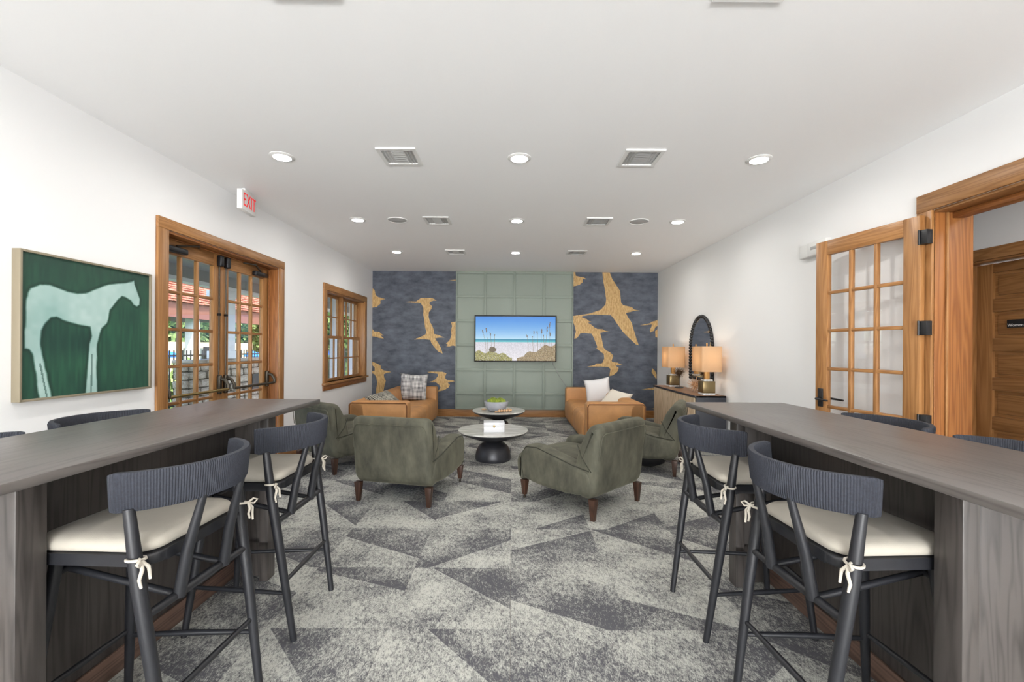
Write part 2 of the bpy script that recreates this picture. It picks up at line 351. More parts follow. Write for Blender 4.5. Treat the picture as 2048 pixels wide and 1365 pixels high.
struct(build('wall_rear', bm, M['wall']), 'rear wall behind the viewer with an opening added for fill light')  # opening in the unseen rear wall is added for the fill lamps
o = struct(build('baseboard_back', B(XL, XR, YB-.02, YB, 0, .15), M['oak_x'], bevel=.004), 'orange oak baseboard along the mural wall')
bm = NB(); box(bm, XL, XL+.018, DL1+.107, YB-.02, 0, .14); box(bm, XL, XL+.018, YR, DL0-.117, 0, .14)
struct(build('baseboard_left', bm, M['oak_y']), 'orange oak baseboard along the left wall')
bm = NB(); box(bm, XR-.018, XR, DR1+.12, YB-.02, 0, .14); box(bm, XR-.018, XR, YR, DR0-.12, 0, .14)
struct(build('baseboard_right', bm, M['oak_y']), 'orange oak baseboard along the right wall')

# ------------------------------------------------------------------ french doors
def leaf(name, width, label, hw=None, height=2.325, rows=6, cols=3):
    """local: x along the width from 0, thickness along y, z up"""
    root = thing(name, label, None); root['kind'] = 'structure'
    th, st, tr_, br = .045, .115, .125, .24
    mz, mxm = M['oak_z'], M['oak_x']
    build('stile', B(0, st, -th/2, th/2, .01, height), mz, root, bevel=.003)
    build('stile', B(width-st, width, -th/2, th/2, .01, height), mz, root, bevel=.003)
    build('top_rail', B(st, width-st, -th/2, th/2, height-tr_, height), mxm, root, bevel=.003)
    build('bottom_rail', B(st, width-st, -th/2, th/2, .01, br), mxm, root, bevel=.003)
    pw = (width-2*st)/cols; ph = (height-tr_-br)/rows
    for i in range(1, cols): build('muntin', B(st+pw*i-.014, st+pw*i+.014, -th/2+.004, th/2-.004, br, height-tr_), mz, root, bevel=.006)
    for j in range(1, rows): build('muntin', B(st, width-st, -th/2+.006, th/2-.006, br+ph*j-.014, br+ph*j+.014), mxm, root, bevel=.006)
    for i in range(cols):
        for j in range(rows):
            build('pane', B(st+pw*i+.012, st+pw*(i+1)-.012, -.002, .002, br+ph*j+.012, br+ph*(j+1)-.012), M['glass'], root)
    return root
xd = -2.985
def left_leaf(name, y0, label, flip):
    r = leaf(name, .868, label); r.location = (xd, y0, 0); r.rotation_euler = (0, 0, PI/2)   # local x -> +Y, local -y -> +X (room side)
    e = .868 if not flip else 0; s = -1 if not flip else 1
    xm = e+s*.055
    build('latch_rod', T([(xm, -.036, 1.07), (xm, -.036, 2.2)], .007), M['bronze'], r, smooth=60)
    build('latch_rod', T([(xm, -.036, .05), (xm, -.036, .8)], .007), M['bronze'], r, smooth=60)
    build('top_latch', B(xm-.026, xm+.026, -.075, -.023, 2.2, 2.315), M['metal_black'], r, bevel=.014, seg=3)
    build('rod_guide', T([(xm, -.022, 1.72), (xm, -.05, 1.72)], .013), M['metal_black'], r, smooth=60)
    lo, hi = .05, .868-.05
    for k, xx in enumerate((lo, hi)):
        prof = [(xx-.022, .92), (xx-.022, 1.11), (xx+.022, 1.11), (xx+.022, .92)]
        build('bar_mount', P(prof, -.06, -.0228, 'y'), M['bronze'], r, bevel=.012, seg=3)
        build('bar_arm', T([(xx, -.04, 1.08), (xx, -.10, 1.06), (xx, -.13, 1.01), (xx, -.13, .965)], [.017, .017, .015, .014]), M['bronze'], r, smooth=60)
    build('crossbar', T([(lo, -.13, .97), (hi, -.13, .97)], .014, 12), M['brassbar'] if not flip else M['bronze'], r, smooth=60)
    c0 = .10 if not flip else .868-.34
    build('door_closer', B(c0, c0+.24, -.075, -.0228, 2.215, 2.265), M['metal_black'], r, bevel=.01, seg=3)
    q = c0+.12
    build('closer_arm', T([(q, -.055, 2.275), (q+.2*(1 if not flip else -1), -.11, 2.315)], .011, 6), M['bronze'], r, smooth=60)
    build('closer_arm', T([(q+.2*(1 if not flip else -1), -.11, 2.315), (q+.30*(1 if not flip else -1), -.035, 2.318)], .009, 6), M['bronze'], r, smooth=60)
    return r
left_leaf('door_1', DL0+.004, 'nearer leaf of the oak french doors with brass crossbar', False)
left_leaf('door_2', DL0+.868, 'farther leaf of the oak french doors with dark crossbar', True)
def casing(name, parts, label):
    r = thing(name, label, None, kind='structure')
    for nm, a, mm in parts: build(nm, B(*a), mm, r, bevel=.004)
    return r
w_ = .115
casing('trim_1', [('side_casing', (XL-.0, XL+.022, DL0-w_, DL0, 0, DLT), M['oak_z']), ('side_casing', (XL, XL+.022, DL1, DL1+.106, 0, DLT), M['oak_z']),
    ('head_casing', (XL, XL+.024, DL0-w_, DL1+.106, DLT, DLT+.09), M['oak_y']),
    ('jamb', (XL-.2, XL, DL0-.012, DL0+.002, 0, DLT), M['oakd_z']), ('jamb', (XL-.2, XL, DL1-.002, DL1+.012, 0, DLT), M['oakd_z']),
    ('head_jamb', (XL-.2, XL, DL0, DL1, DLT-.02, DLT+.002), M['oakd_y']), ('door_stop', (XL-.115, XL-.10, DL1-.02, DL1-.002, 0, DLT-.02), M['oakd_z']),
    ('door_stop', (XL-.115, XL-.10, DL0, DL1, DLT-.034, DLT-.02), M['oakd_y'])], 'oak casing around the left french doors')
# left window : two double-hung units
wi = thing('window_1', 'oak twin double-hung window on the left wall by the mural', None, kind='structure')
tw = .12
for nm, a, mm in (('side_casing', (XL, XL+.022, WL0-tw, WL0, WB, WT), 'oak_z'), ('side_casing', (XL, XL+.022, WL1, WL1+.106, WB, WT), 'oak_z'),
    ('head_casing', (XL, XL+.024, WL0-tw, WL1+.106, WT, WT+.10), 'oak_y'), ('sill', (XL-.2, XL+.055, WL0-tw-.02, WL1+.13, WB-.03, WB), 'oak_y'),
    ('apron', (XL, XL+.02, WL0-tw, WL1+.106, WB-.115, WB-.03), 'oakd_y'), ('jamb', (XL-.2, XL, WL0-.012, WL0+.004, WB, WT), 'oak_z'),
    ('jamb', (XL-.2, XL, WL1-.004, WL1+.012, WB, WT), 'oak_z'), ('head_jamb', (XL-.2, XL, WL0, WL1, WT-.02, WT+.002), 'oak_y'),
    ('mullion', (XL-.16, XL-.07, (WL0+WL1)/2-.035, (WL0+WL1)/2+.035, WB, WT-.02), 'oak_z')):
    build(nm, B(*a), M[mm], wi, bevel=.003)
zm = (WB+WT)/2
for a, b in ((WL0+.004, (WL0+WL1)/2-.035), ((WL0+WL1)/2+.035, WL1-.004)):
    for z0, z1, xs in ((WB, zm+.02, -2.94), (zm-.02, WT-.02, -2.985)):
        sa = build('sash', box(box(box(box(NB(), xs-.018, xs+.018, a, a+.05, z0, z1), xs-.018, xs+.018, b-.05, b, z0, z1), xs-.018, xs+.018, a+.05, b-.05, z0, z0+.045), xs-.018, xs+.018, a+.05, b-.05, z1-.045, z1), M['oak_z'], wi)
        pw = (b-a-.1)/3; ph = (z1-z0-.09)/2
        for i in (1, 2): build('muntin', B(xs-.013, xs+.013, a+.05+pw*i-.009, a+.05+pw*i+.009, z0+.045, z1-.045), M['oak_z'], sa)
        build('muntin', B(xs-.012, xs+.012, a+.05, b-.05, z0+.045+ph-.009, z0+.045+ph+.009), M['oak_y'], sa)
        for i in range(3):
            for j in range(2): build('pane', B(xs-.002, xs+.002, a+.05+pw*i+.009, a+.05+pw*(i+1)-.009, z0+.045+ph*j+.008, z0+.045+ph*(j+1)-.008), M['glass'], sa)
# right doorway casing, open leaf, hall behind
casing('trim_2', [('side_casing', (XR-.022, XR, DR1, DR1+.117, 0, DRT), M['oak_z']), ('side_casing', (XR-.022, XR, DR0-.117, DR0, 0, DRT), M['oak_z']),
    ('head_casing', (XR-.024, XR, DR0-.117, DR1+.117, DRT, DRT+.126), M['oak_y']),
    ('jamb', (XR, XR+.27, DR1-.004, DR1+.012, 0, DRT), M['oakd_z']), ('jamb', (XR, XR+.27, DR0-.012, DR0+.004, 0, DRT), M['oak_z']),
    ('head_jamb', (XR, XR+.27, DR0, DR1, DRT-.02, DRT+.002), M['oak_y']), ('door_stop', (XR+.07, XR+.085, DR1-.02, DR1-.004, 0, DRT-.02), M['oak_z']),
    ('head_stop', (XR+.12, XR+.20, DR1-.55, DR1-.004, DRT-.06, DRT-.02), M['oakd_y'])], 'heavy oak casing around the wide right doorway')
hx, hy, fx, fy = 2.905, 3.135, 2.755, 4.0
lr = leaf('door_3', .868, 'open oak glazed door leaf folded back against the right wall', height=2.36)
lr.location = (hx, hy, 0); lr.rotation_euler = (0, 0, math.atan2(fy-hy, fx-hx))   # local +y -> towards -X (room)
build('handle_plate', B(.868-.085, .868-.035, .0228, .034, .90, 1.06), M['satin_black'], lr, bevel=.004)
build('lever_handle', T([(.868-.06, .03, .97), (.868-.06, .075, .97), (.868-.075, .08, .97), (.868-.18, .08, .965)], [.011, .011, .01, .008]), M['satin_black'], lr, smooth=60)
build('lever_handle', T([(.868-.06, -.03, .97), (.868-.06, -.075, .97), (.868-.18, -.08, .965)], [.011, .01, .008]), M['satin_black'], lr, smooth=60)
for z in (.90, 1.56, 2.20):
    h_ = build('hinge', B(-.052, -.001, -.018, .03, z-.05, z+.05), M['satin_black'], lr, bevel=.003)
    build('hinge_knuckle', T([(-.002, .034, z-.052), (-.002, .034, z+.052)], .007), M['satin_black'], h_, smooth=60)
hl = thing('wall_hall', 'pale wall of the side hall seen through the right doorway', None, kind='structure')
HX = 3.9
bm = NB()
for y0, y1, z0, z1 in ((-.5, 2.92, 0, 2.7), (2.92, 3.835, 2.15, 2.7), (3.835, 5.4, 0, 2.7)): box(bm, HX, HX+.15, y0, y1, z0, z1)
build('plaster', bm, M['hallwall'], hl)
build('plaster', B(XR+.25, HX, 5.3, 5.4, 0, 2.7), M['hallwall'], hl); build('plaster', B(XR+.25, HX, -.5, -.4, 0, 2.7), M['hallwall'], hl)
struct(build('ceiling_hall', B(XR+.25, HX+.15, -.5, 5.4, 2.7, 2.8), M['hallwall']), 'ceiling of the side hall')
struct(build('floor_hall', B(XR+.25, HX+.15, -.5, 5.4, -.12, 0), M['bar_y']), 'floor of the side hall')
area('hall_fill_light', (3.55, 1.6, 2.66), (0, 0, 0), .5, 2.2, 17, (1, .96, .9))  # added lamp out of view, brightens the hall
casing('trim_3', [('side_casing', (HX-.02, HX, 3.835, 3.93, 0, 2.15), M['oak_z']), ('side_casing', (HX-.02, HX, 2.825, 2.92, 0, 2.15), M['oak_z']),
    ('head_casing', (HX-.02, HX, 2.825, 3.93, 2.15, 2.245), M['oak_y']), ('jamb', (HX, HX+.15, 3.825, 3.84, 0, 2.15), M['oak_z']), ('jamb', (HX, HX+.15, 2.915, 2.93, 0, 2.15), M['oak_z']),
    ('head_jamb', (HX, HX+.15, 2.92, 3.835, 2.135, 2.155), M['oak_y'])], 'oak casing around the panelled hall door')
d4 = thing('door_4', 'panelled oak hall door with small black sign', None, kind='structure')
dx = HX+.115
build('stile', B(dx, dx+.04, 3.70, 3.823, 0, 2.13), M['oak_z'], d4, bevel=.003); build('stile', B(dx, dx+.04, 2.932, 3.05, 0, 2.13), M['oak_z'], d4, bevel=.003)
zs = [.20+.327*i for i in range(6)]
for i in range(7):
    z0 = 0 if i == 0 else zs[i-1]+.22; z1 = zs[i] if i < 6 else 2.13
    build('rail', B(dx, dx+.04, 3.05, 3.70, z0, z1), M['oak_y'], d4, bevel=.004)
for z in zs:
    bm = NB(); y0, y1, z0, z1 = 3.05, 3.70, z, z+.22
    build('panel', B(dx+.012, dx+.03, y0+.028, y1-.028, z0+.028, z1-.028), M['oak_y'], d4, bevel=.008); build('panel_bed', B(dx+.022, dx+.034, y0, y1, z0, z1), M['oak_y'], d4)
sg = tag(build('restroom_sign', B(dx-.006, dx-.0005, 3.36, 3.585, 1.59, 1.655), M['satin_black']), 'small black sign plate with white lettering on the hall door', 'sign')
me = text_mesh('Women', .034, M['plastic'], .0006)
inst('lettering', me, sg, (dx-.0066, 3.525, 1.61), (PI/2, 0, -PI/2))

# ------------------------------------------------------------------ back wall: murals, panelling, television
def mural(x0, x1, label, birds, cx0, cx1, cy0, cy1):
    r = thing('wall_mural', label, 'mural', (x0, YB, .15))
    w, h = x1-x0, H-.15
    build('wallpaper', B(0, w, -.006, 0, 0, h), M['mural'], r)
    for i, pl in enumerate(birds):
        pts = [(min(max((x-cx0)/(cx1-cx0), .001), .999)*w, min(max(1-(y-cy0)/(cy1-cy0), .001), .999)*h) for x, y in pl]
        bm = P(pts, -.0085, -.0062, 'y'); bm.normal_update(); bmesh.ops.triangulate(bm, faces=[f for f in bm.faces if len(f.verts) > 4])
        build('bird_print', bm, M['gold'], r)
    return r
mural(XL, -1.143, 'slate blue mural with gold birds behind the left sofa', [
 [(332,303),(378,296),(430,297),(450,283),(475,263),(580,263),(598,272),(622,287),(590,288),(556,303),(556,318),(578,340),(575,365),(550,400),(548,440),(560,490),(580,520),(595,560),(600,605),(640,612),(668,625),(700,636),(650,638),(610,645),(640,690),(665,735),(682,790),(640,770),(605,730),(575,690),(565,660),(520,655),(470,655),(412,657),(450,642),(490,625),(520,608),(528,580),(515,540),(510,480),(498,420),(500,360),(485,330),(470,310),(400,307)],
 [(20,175),(40,190),(48,235),(70,255),(140,275),(95,290),(95,320),(60,350),(20,358)],
 [(20,560),(40,585),(85,587),(110,610),(130,620),(100,622),(130,650),(85,645),(60,635),(20,630)],
 [(21,870),(60,885),(100,905),(105,935),(130,952),(175,958),(200,968),(150,978),(130,990),(135,1020),(150,1050),(140,1090),(125,1160),(55,1170),(70,1070),(60,1020),(45,990),(22,980),(22,960),(45,955),(45,925),(24,905)],
 [(540,965),(570,960),(680,962),(720,975),(708,1005),(710,1030),(730,1040),(780,1042),(798,1052),(760,1060),(730,1065),(752,1085),(740,1110),(700,1135),(640,1150),(665,1110),(650,1085),(620,1062),(545,1062),(590,1050),(620,1030),(640,1000),(635,980),(560,972)],
 [(765,490),(805,485),(805,720),(780,712),(740,722),(715,718),(735,708),(712,692),(735,675),(750,655),(765,610),(758,570),(770,530),(760,498)],
 [(735,95),(805,88),(805,97)]], 20, 805, 10, 1315)
mural(1.237, XR, 'slate blue mural with gold birds behind the right sofa', [
 [(303,25),(372,25),(395,85),(430,140),(470,200),(475,260),(480,310),(500,335),(545,345),(580,352),(600,375),(660,388),(610,387),(560,400),(525,410),(545,450),(580,500),(600,570),(625,650),(648,715),(620,705),(560,650),(500,590),(450,520),(410,460),(385,432),(300,428),(220,425),(190,430),(120,440),(110,452),(160,470),(185,490),(208,495),(170,503),(200,520),(235,550),(260,562),(310,565),(330,578),(372,586),(330,588),(285,598),(300,650),(320,740),(345,765),(385,785),(410,815),(395,860),(400,875),(450,880),(470,893),(500,902),(460,903),(430,908),(462,930),(450,965),(410,1000),(375,1008),(380,970),(385,940),(365,922),(300,918),(240,918),(165,920),(235,905),(255,890),(300,890),(315,875),(325,840),(322,800),(290,775),(250,745),(262,735),(245,690),(225,640),(205,608),(140,600),(100,605),(70,650),(45,655),(50,620),(60,590),(50,540),(35,500),(35,440),(110,430),(190,415),(290,380),(335,330),(340,280),(330,200),(315,120)],
 [(33,26),(50,26),(55,60),(100,70),(125,70),(155,92),(120,90),(120,120),(90,145),(33,160)],
 [(658,525),(700,515),(765,503),(750,495),(790,485),(822,475),(822,530),(800,545),(790,575),(755,592),(750,570),(765,540),(770,515),(700,524)],
 [(800,580),(822,560),(822,640),(803,635)], [(775,930),(800,955),(815,990),(815,1035),(795,1010),(770,970)], [(675,1135),(720,1125),(800,1112),(800,1138),(740,1133)],
 [(760,1318),(800,1308),(800,1316)]], 32, 822, 25, 1330)
pn = thing('accent_panelling', 'sage green batten panelling in the middle of the back wall', 'wall panelling', (-1.143, YB, .15))
pwid = 2.38; zr = [2.8, 2.29, 1.80, 1.31, .81, .327, 0]
for i in range(4):
    for j in range(6): build('panel', B(pwid/4*i+.002, pwid/4*(i+1)-.002, -.016, 0, zr[j+1]+.002, zr[j]-.002), M['sage'], pn)
for i in range(5):
    x = pwid/4*i; build('batten', B(max(0, x-.024) if i else 0, min(pwid, x+.024) if i < 4 else pwid, -.05, -.016, 0, 2.8), M['sage'], pn, bevel=.003)
for j in range(7):
    z = zr[j]; z0, z1 = (z-.05, z) if j == 0 else ((0, .05) if j == 6 else (z-.024, z+.024))
    for i in range(4): build('batten', B(pwid/4*i+.024, pwid/4*(i+1)-.024, -.049, -.016, z0, z1), M['sage'], pn, bevel=.003)
tv = thing('television', 'large wall mounted television showing a beach scene', 'television', (.069, 8.868, 1.12))
tw_, th_ = 1.647, .934
build('bezel', B(-tw_/2, tw_/2, -.012, .03, 0, th_), M['satin_black'], tv, bevel=.005)
build('wall_bracket', B(-.3, .3, .03, .0785, .25, .7), M['metal_black'], tv)
# beach picture shown on the screen
nx, ny = 224, 126
rg = np.random.RandomState(3)
uu, vv = np.meshgrid((np.arange(nx)+.5)/nx, (np.arange(ny)+.5)/ny)   # v up
def lerp(a, b, t): return np.array(a)*(1-t[..., None])+np.array(b)*t[..., None]
img = lerp((190, 228, 250), (52, 136, 226), np.clip((vv-.5)/.5, 0, 1)**.75)
sea = (vv < .495) & (vv >= .42); img[sea] = lerp((90, 205, 210), (24, 118, 160), np.clip((vv-.42)/.075, 0, 1))[sea]
nz = rg.rand(ny, nx); n2 = np.kron(rg.rand(ny//2, nx//2), np.ones((2, 2)))
beach = vv < .42; img[beach] = (lerp((238, 234, 238), (214, 212, 222), np.clip(vv/.42, 0, 1)) + (n2[..., None]-.5)*26)[beach]
left_d = (vv < .20-.42*(np.maximum(uu-.27, 0))**.8+.03*np.sin(uu*40)) & (uu < .46); right_d = vv < .10+.62*np.maximum(uu-.60, 0)**.8+.04*np.sin(uu*31)*(uu > .6)-.5*np.maximum(.6-uu, 0)
def dune(maskk, cols):
    c = np.array(cols)[rg.randint(0, len(cols), (ny, nx))]; img[maskk] = (c*.75+np.array(cols[0])*.25)[maskk]
dune(left_d, [(150, 146, 70), (196, 190, 90), (120, 110, 60), (226, 220, 214), (96, 92, 50)])
dune(right_d & (uu > .52), [(156, 134, 96), (124, 112, 64), (190, 160, 120), (98, 80, 62), (206, 190, 160)])
bush = ((uu-.215)/.05)**2+((vv-.25)/.07)**2 < .6+.5*nz; img[bush] = np.array((104, 92, 66))
def stalk(x, top, lean, head):
    for y in range(int(.2*ny), int(top*ny)):
        t = (y/ny-.2)/(top-.2); xi = int((x+lean*t*t)*nx)
        if 0 <= xi < nx: img[y, xi] = img[y, xi]*.35+np.array((120, 100, 74))*.65
        if t > 1-head:
            for d in (-1, 0, 1):
                if 0 <= xi+d < nx and rg.rand() < .8: img[y, xi+d] = (112, 86, 66)
for a in ((.13, .70, -.05, .16), (.15, .74, -.02, .18), (.20, .65, -.02, .2), (.24, .6, 0, .1), (.66, .6, -.02, .14), (.73, .68, 0, .16), (.78, .68, -.01, .16), (.82, .73, .01, .2), (.88, .78, .02, .2), (.92, .88, .01, .18), (.86, .6, -.01, .12), (.95, .65, -.02, .2), (.72, .56, -.01, .1)): stalk(*a)
def colour_grid(name, img, mm, parent, w, h, y):
    """flat picture surface with one coloured face per picture cell, in the local x-z plane"""
    ny, nx = img.shape[:2]
    gx, gz = np.meshgrid(np.linspace(-w/2, w/2, nx+1), np.linspace(0, h, ny+1))
    vs = np.stack([gx.ravel(), np.full(gx.size, y), gz.ravel()], 1)
    i = np.arange(ny)[:, None]*(nx+1)+np.arange(nx)[None]; fs = np.stack([i, i+1, i+nx+2, i+nx+1], -1).reshape(-1, 4)
    me = bpy.data.meshes.new(name); me.from_pydata(vs.tolist(), [], fs.tolist()); me.materials.append(mm)
    at = me.color_attributes.new('Col', 'FLOAT_COLOR', 'CORNER'); c = np.clip(img.reshape(-1, 3)/255, 0, 1)
    c = np.where(c <= .04045, c/12.92, ((c+.055)/1.055)**2.4); c = np.concatenate([c, np.ones((len(c), 1))], 1)
    at.data.foreach_set('color', np.repeat(c, 4, 0).astype(np.float32).ravel())
    o = bpy.data.objects.new(name, me); C.objects.link(o); o.parent = parent; return o
o = colour_grid('screen', img.astype(float), vcol('beach_picture', emit=.95), tv, tw_-.05, th_-.05, -.0128); o.location.z = .025
o['label'] = 'bright screen picture of beach, sea and dune grass'
cb = tag(build('television_cable', T([(.80, 8.938, 1.16), (.84, 8.938, 1.06), (.98, 8.938, .80), (1.12, 8.938, .60), (1.16, 8.938, .3)], .006, 6), M['grey_out'], smooth=60), 'thin grey cable hanging from the television down the panelling', 'cable')

# ------------------------------------------------------------------ horse painting
horse = [(0.037,0.727),(0.056,0.763),(0.115,0.797),(0.177,0.804),(0.231,0.791),(0.299,0.772),(0.369,0.767),(0.43,0.777),(0.494,0.812),(0.56,0.848),(0.615,0.872),(0.686,0.89),(0.776,0.91),(0.823,0.928),(0.851,0.944),(0.858,0.905),(0.888,0.835),(0.913,0.78),(0.91,0.729),(0.88,0.709),(0.84,0.722),(0.816,0.755),(0.769,0.777),(0.739,0.783),(0.702,0.749),(0.659,0.69),(0.633,0.66),(0.624,0.593),(0.61,0.552),(0.569,0.51),(0.549,0.457),(0.529,0.378),(0.53,0.274),(0.524,0.197),(0.536,-.02),(0.429,-.02),(0.441,0.125),(0.452,0.276),(0.458,0.378),(0.477,0.442),(0.467,0.512),(0.395,0.52),(0.323,0.535),(0.266,0.549),(0.227,0.568),(0.189,0.562),(0.158,0.525),(0.132,0.467),(0.126,0.409),(0.13,0.341),(0.149,0.249),(0.171,0.145),(0.203,-.02),(0.115,-.02),(0.094,0.128),(0.083,0.229),(0.068,0.308),(0.049,0.336),(0.022,0.342),(0.022,0.451),(0.03,0.682)]
def inside_dist(poly, U, V):
    ins = np.zeros(U.shape, bool); dist = np.full(U.shape, 9.)
    for (x1, y1), (x2, y2) in zip(poly, poly[1:]+poly[:1]):
        c = ((y1 > V) != (y2 > V)) & (U < (x2-x1)*(V-y1)/((y2-y1) if y2 != y1 else 1e-9)+x1); ins ^= c
        ex, ey = x2-x1, y2-y1; t = np.clip(((U-x1)*ex+(V-y1)*ey)/(ex*ex+ey*ey+1e-12), 0, 1)
        dist = np.minimum(dist, np.hypot(U-x1-t*ex, V-y1-t*ey))
    return ins, dist
def smooth_noise(rg, ny, nx, cy, cx):
    g = rg.rand(cy+2, cx+2); yy = np.linspace(0, cy, ny); xx = np.linspace(0, cx, nx); y0 = yy.astype(int); x0 = xx.astype(int)
    fy = (yy-y0)[:, None]; fx_ = (xx-x0)[None]; fy = fy*fy*(3-2*fy); fx_ = fx_*fx_*(3-2*fx_)
    return (g[y0][:, x0]*(1-fy)*(1-fx_)+g[y0+1][:, x0]*fy*(1-fx_)+g[y0][:, x0+1]*(1-fy)*fx_+g[y0+1][:, x0+1]*fy*fx_)
nx, ny = 190, 182
uu, vv = np.meshgrid((np.arange(nx)+.5)/nx, (np.arange(ny)+.5)/ny)
nA = smooth_noise(rg, ny, nx, 5, 5); nB = smooth_noise(rg, ny, nx, 8, 60); nC = smooth_noise(rg, ny, nx, 24, 24)
img = lerp((22, 58, 50), (44, 92, 68), np.clip(nA*.7+nB*.5-.15, 0, 1))
img = img*(1-.35*np.clip(((vv-.62)/.4)*(nC*.5+.7), 0, 1))[..., None]+np.array((34, 46, 44))*(.35*np.clip(((vv-.62)/.4)*(nC*.5+.7), 0, 1))[..., None]
pale = lerp((140, 176, 170), (196, 218, 214), np.clip(nC*.25+nA*.7, 0, 1))
ins, dd = inside_dist(horse, uu+(nC-.5)*.006, vv+(nA-.5)*.006)
halo = np.clip(1-dd/.022, 0, 1)*(~ins); img = img*(1-.55*halo[..., None])+np.array((12, 34, 30))*.55*halo[..., None]
al = np.where(ins, np.clip(dd/.012, 0, 1)*.95, 0); img = img*(1-al[..., None])+pale*al[..., None]
for (x0, y0, x1, y1) in ((.485, .30, .48, 0), (.12, .24, .165, 0)):
    t = np.clip((y0-vv)/(y0-y1+1e-6), 0, 1); ln = (np.abs(uu-(x0+(x1-x0)*t)) < .006) & (vv < y0); img[ln] = img[ln]*.45+np.array((40, 70, 62))*.55
pt = thing('framed_painting', 'framed painting of a pale horse on dark green ground', 'painting', (XL, 2.97, 1.074), PI/2)   # local -y -> room
pw_, ph_ = .92, .879
for nm, a in (('frame_side', (-pw_/2, -pw_/2+.014, -.05, 0, 0, ph_)), ('frame_side', (pw_/2-.014, pw_/2, -.05, 0, 0, ph_)), ('frame_side', (-pw_/2+.014, pw_/2-.014, -.05, 0, 0, .014)), ('frame_side', (-pw_/2+.014, pw_/2-.014, -.05, 0, ph_-.014, ph_))):
    build(nm, B(*a), M['frame'], pt, bevel=.002)
build('canvas_back', B(-pw_/2+.014, pw_/2-.014, -.036, -.004, .014, ph_-.014), M['frame'], pt)
o = colour_grid('canvas', img, vcol('horse_painting', rough=.55), pt, pw_-.028, ph_-.028, -.0365); o.location.z = .014

# ------------------------------------------------------------------ ceiling fittings
cols_ = (('left', -1.88), ('middle', .05), ('right', 2.0))
rows_ = (('row nearest the viewer', 3.60), ('middle row', 5.37), ('row nearest the mural wall', 7.17), ('unseen added row over the bar tables', 1.80), ('unseen added row behind the viewer', 0.0))  # last two rows are unseen, added on the same spacing for more light
pl = thing('recessed_light', '', 'ceiling light', group='recessed ceiling lights')
build('trim_ring', L([(.066, -.001), (.068, -.012), (.080, -.010), (.095, -.003), (.095, 0)], 32), M['plastic'], pl, smooth=60)
build('lens', L([(0, -.008), (.045, -.007), (.067, -.003)], 24), M['lamp_white'], pl, smooth=60)
for i, (rn, y) in enumerate(rows_):
    for j, (cn, x) in enumerate(cols_):
        o = pl if i == j == 0 else copy_tree(pl)
        o.location = (x, y, H); o['label'] = 'round recessed ceiling light, %s one of the %s' % (cn, rn)
pv = thing('ceiling_vent', '', 'air vent', group='white ceiling air vents')
s_ = .155
bm = NB()
for a in ((-s_, s_, -s_, -s_+.03), (-s_, s_, s_-.03, s_), (-s_, -s_+.03, -s_+.03, s_-.03), (s_-.03, s_, -s_+.03, s_-.03)): box(bm, *a, -.012, 0)
build('frame', bm, M['plastic'], pv)
build('backing', B(-s_+.03, s_-.03, -s_+.03, s_-.03, -.002, -.0005), M['ventdark'], pv)
def slat(p0, p1, tilt):
    bm = NB(); (x0, y0), (x1, y1) = p0, p1
    if abs(x1-x0) < 1e-6: q = [bm.verts.new(p) for p in ((x0-.011, y0, -.002), (x0-.011, y1, -.002), (x0+.011*tilt, y1, -.011), (x0+.011*tilt, y0, -.011))]
    else: q = [bm.verts.new(p) for p in ((x0, y0-.013, -.002), (x1, y0-.013, -.002), (x1, y0+.013*tilt, -.011), (x0, y0+.013*tilt, -.011))]
    bm.faces.new(q); r = bmesh.ops.solidify(bm, geom=bm.faces[:], thickness=.0015); build('slat', bm, M['plastic'], pv)
for x in (-.112, -.088, -.064): slat((x, -.125), (x, .125), -.2)
for x in (.064, .088, .112): slat((x, -.125), (x, .125), 1)
for y in (-.10, -.06, -.02, .02, .06, .10): slat((-.05, y), (.05, y), .9)
k = 0
for rn, y in (('in the row nearest the viewer', 3.58), ('in the middle row', 5.38), ('in the row nearest the mural', 7.15), ('at the top edge of the view', 1.80)):
    for cn, x in (('left', -.915), ('right', 1.03)):
        o = pv if k == 0 else copy_tree(pv); k += 1
        o.location = (x, y, H); o.rotation_euler.z = 0 if x < 0 else PI; o['label'] = 'square white ceiling vent with slanted slats, %s one %s' % (cn, rn)
for cn, x in (('left', -1.40), ('right', 1.53)):
    q = thing('ceiling_speaker', 'round pale grey ceiling speaker on the %s side' % cn, 'speaker', (x, 5.37, H), group='round ceiling speakers')
    build('grille', L([(0, -.008), (.10, -.007), (.112, -.004)], 32), M['grille'], q, smooth=60); build('rim', L([(.110, -.003), (.113, -.009), (.118, -.004), (.118, 0)], 32), M['plastic'], q, smooth=60)
ex = thing('exit_sign', 'white ceiling mounted sign with red EXIT letters', 'exit sign', (-2.6, 4.25, 2.73), math.atan2(1, -.134))
build('housing', B(0, .312, 0, .05, 0, .19), M['exitwhite'], ex, bevel=.006); build('canopy', B(.08, .23, .01, .04, .19, .22), M['exitwhite'], ex, bevel=.003)
me = text_mesh('EXIT', .185, M['red'], .001)
inst('lettering', me, ex, (.156, -.0012, .095), (PI/2, 0, 0), (.72, 1.0, 1.0))
el = thing('emergency_light', 'white wall box high beside the open glazed door', 'emergency light', (XR, 4.28, 2.31))
build('housing', B(-.06, 0, -.19, .19, 0, .135), M['plastic'], el, bevel=.012, seg=3); build('seam', B(-.0615, -.058, .052, .056, .005, .13), M['grille'], el); build('lens', B(-.064, -.058, -.12, .02, .06, .09), M['grille'], el, bevel=.004)

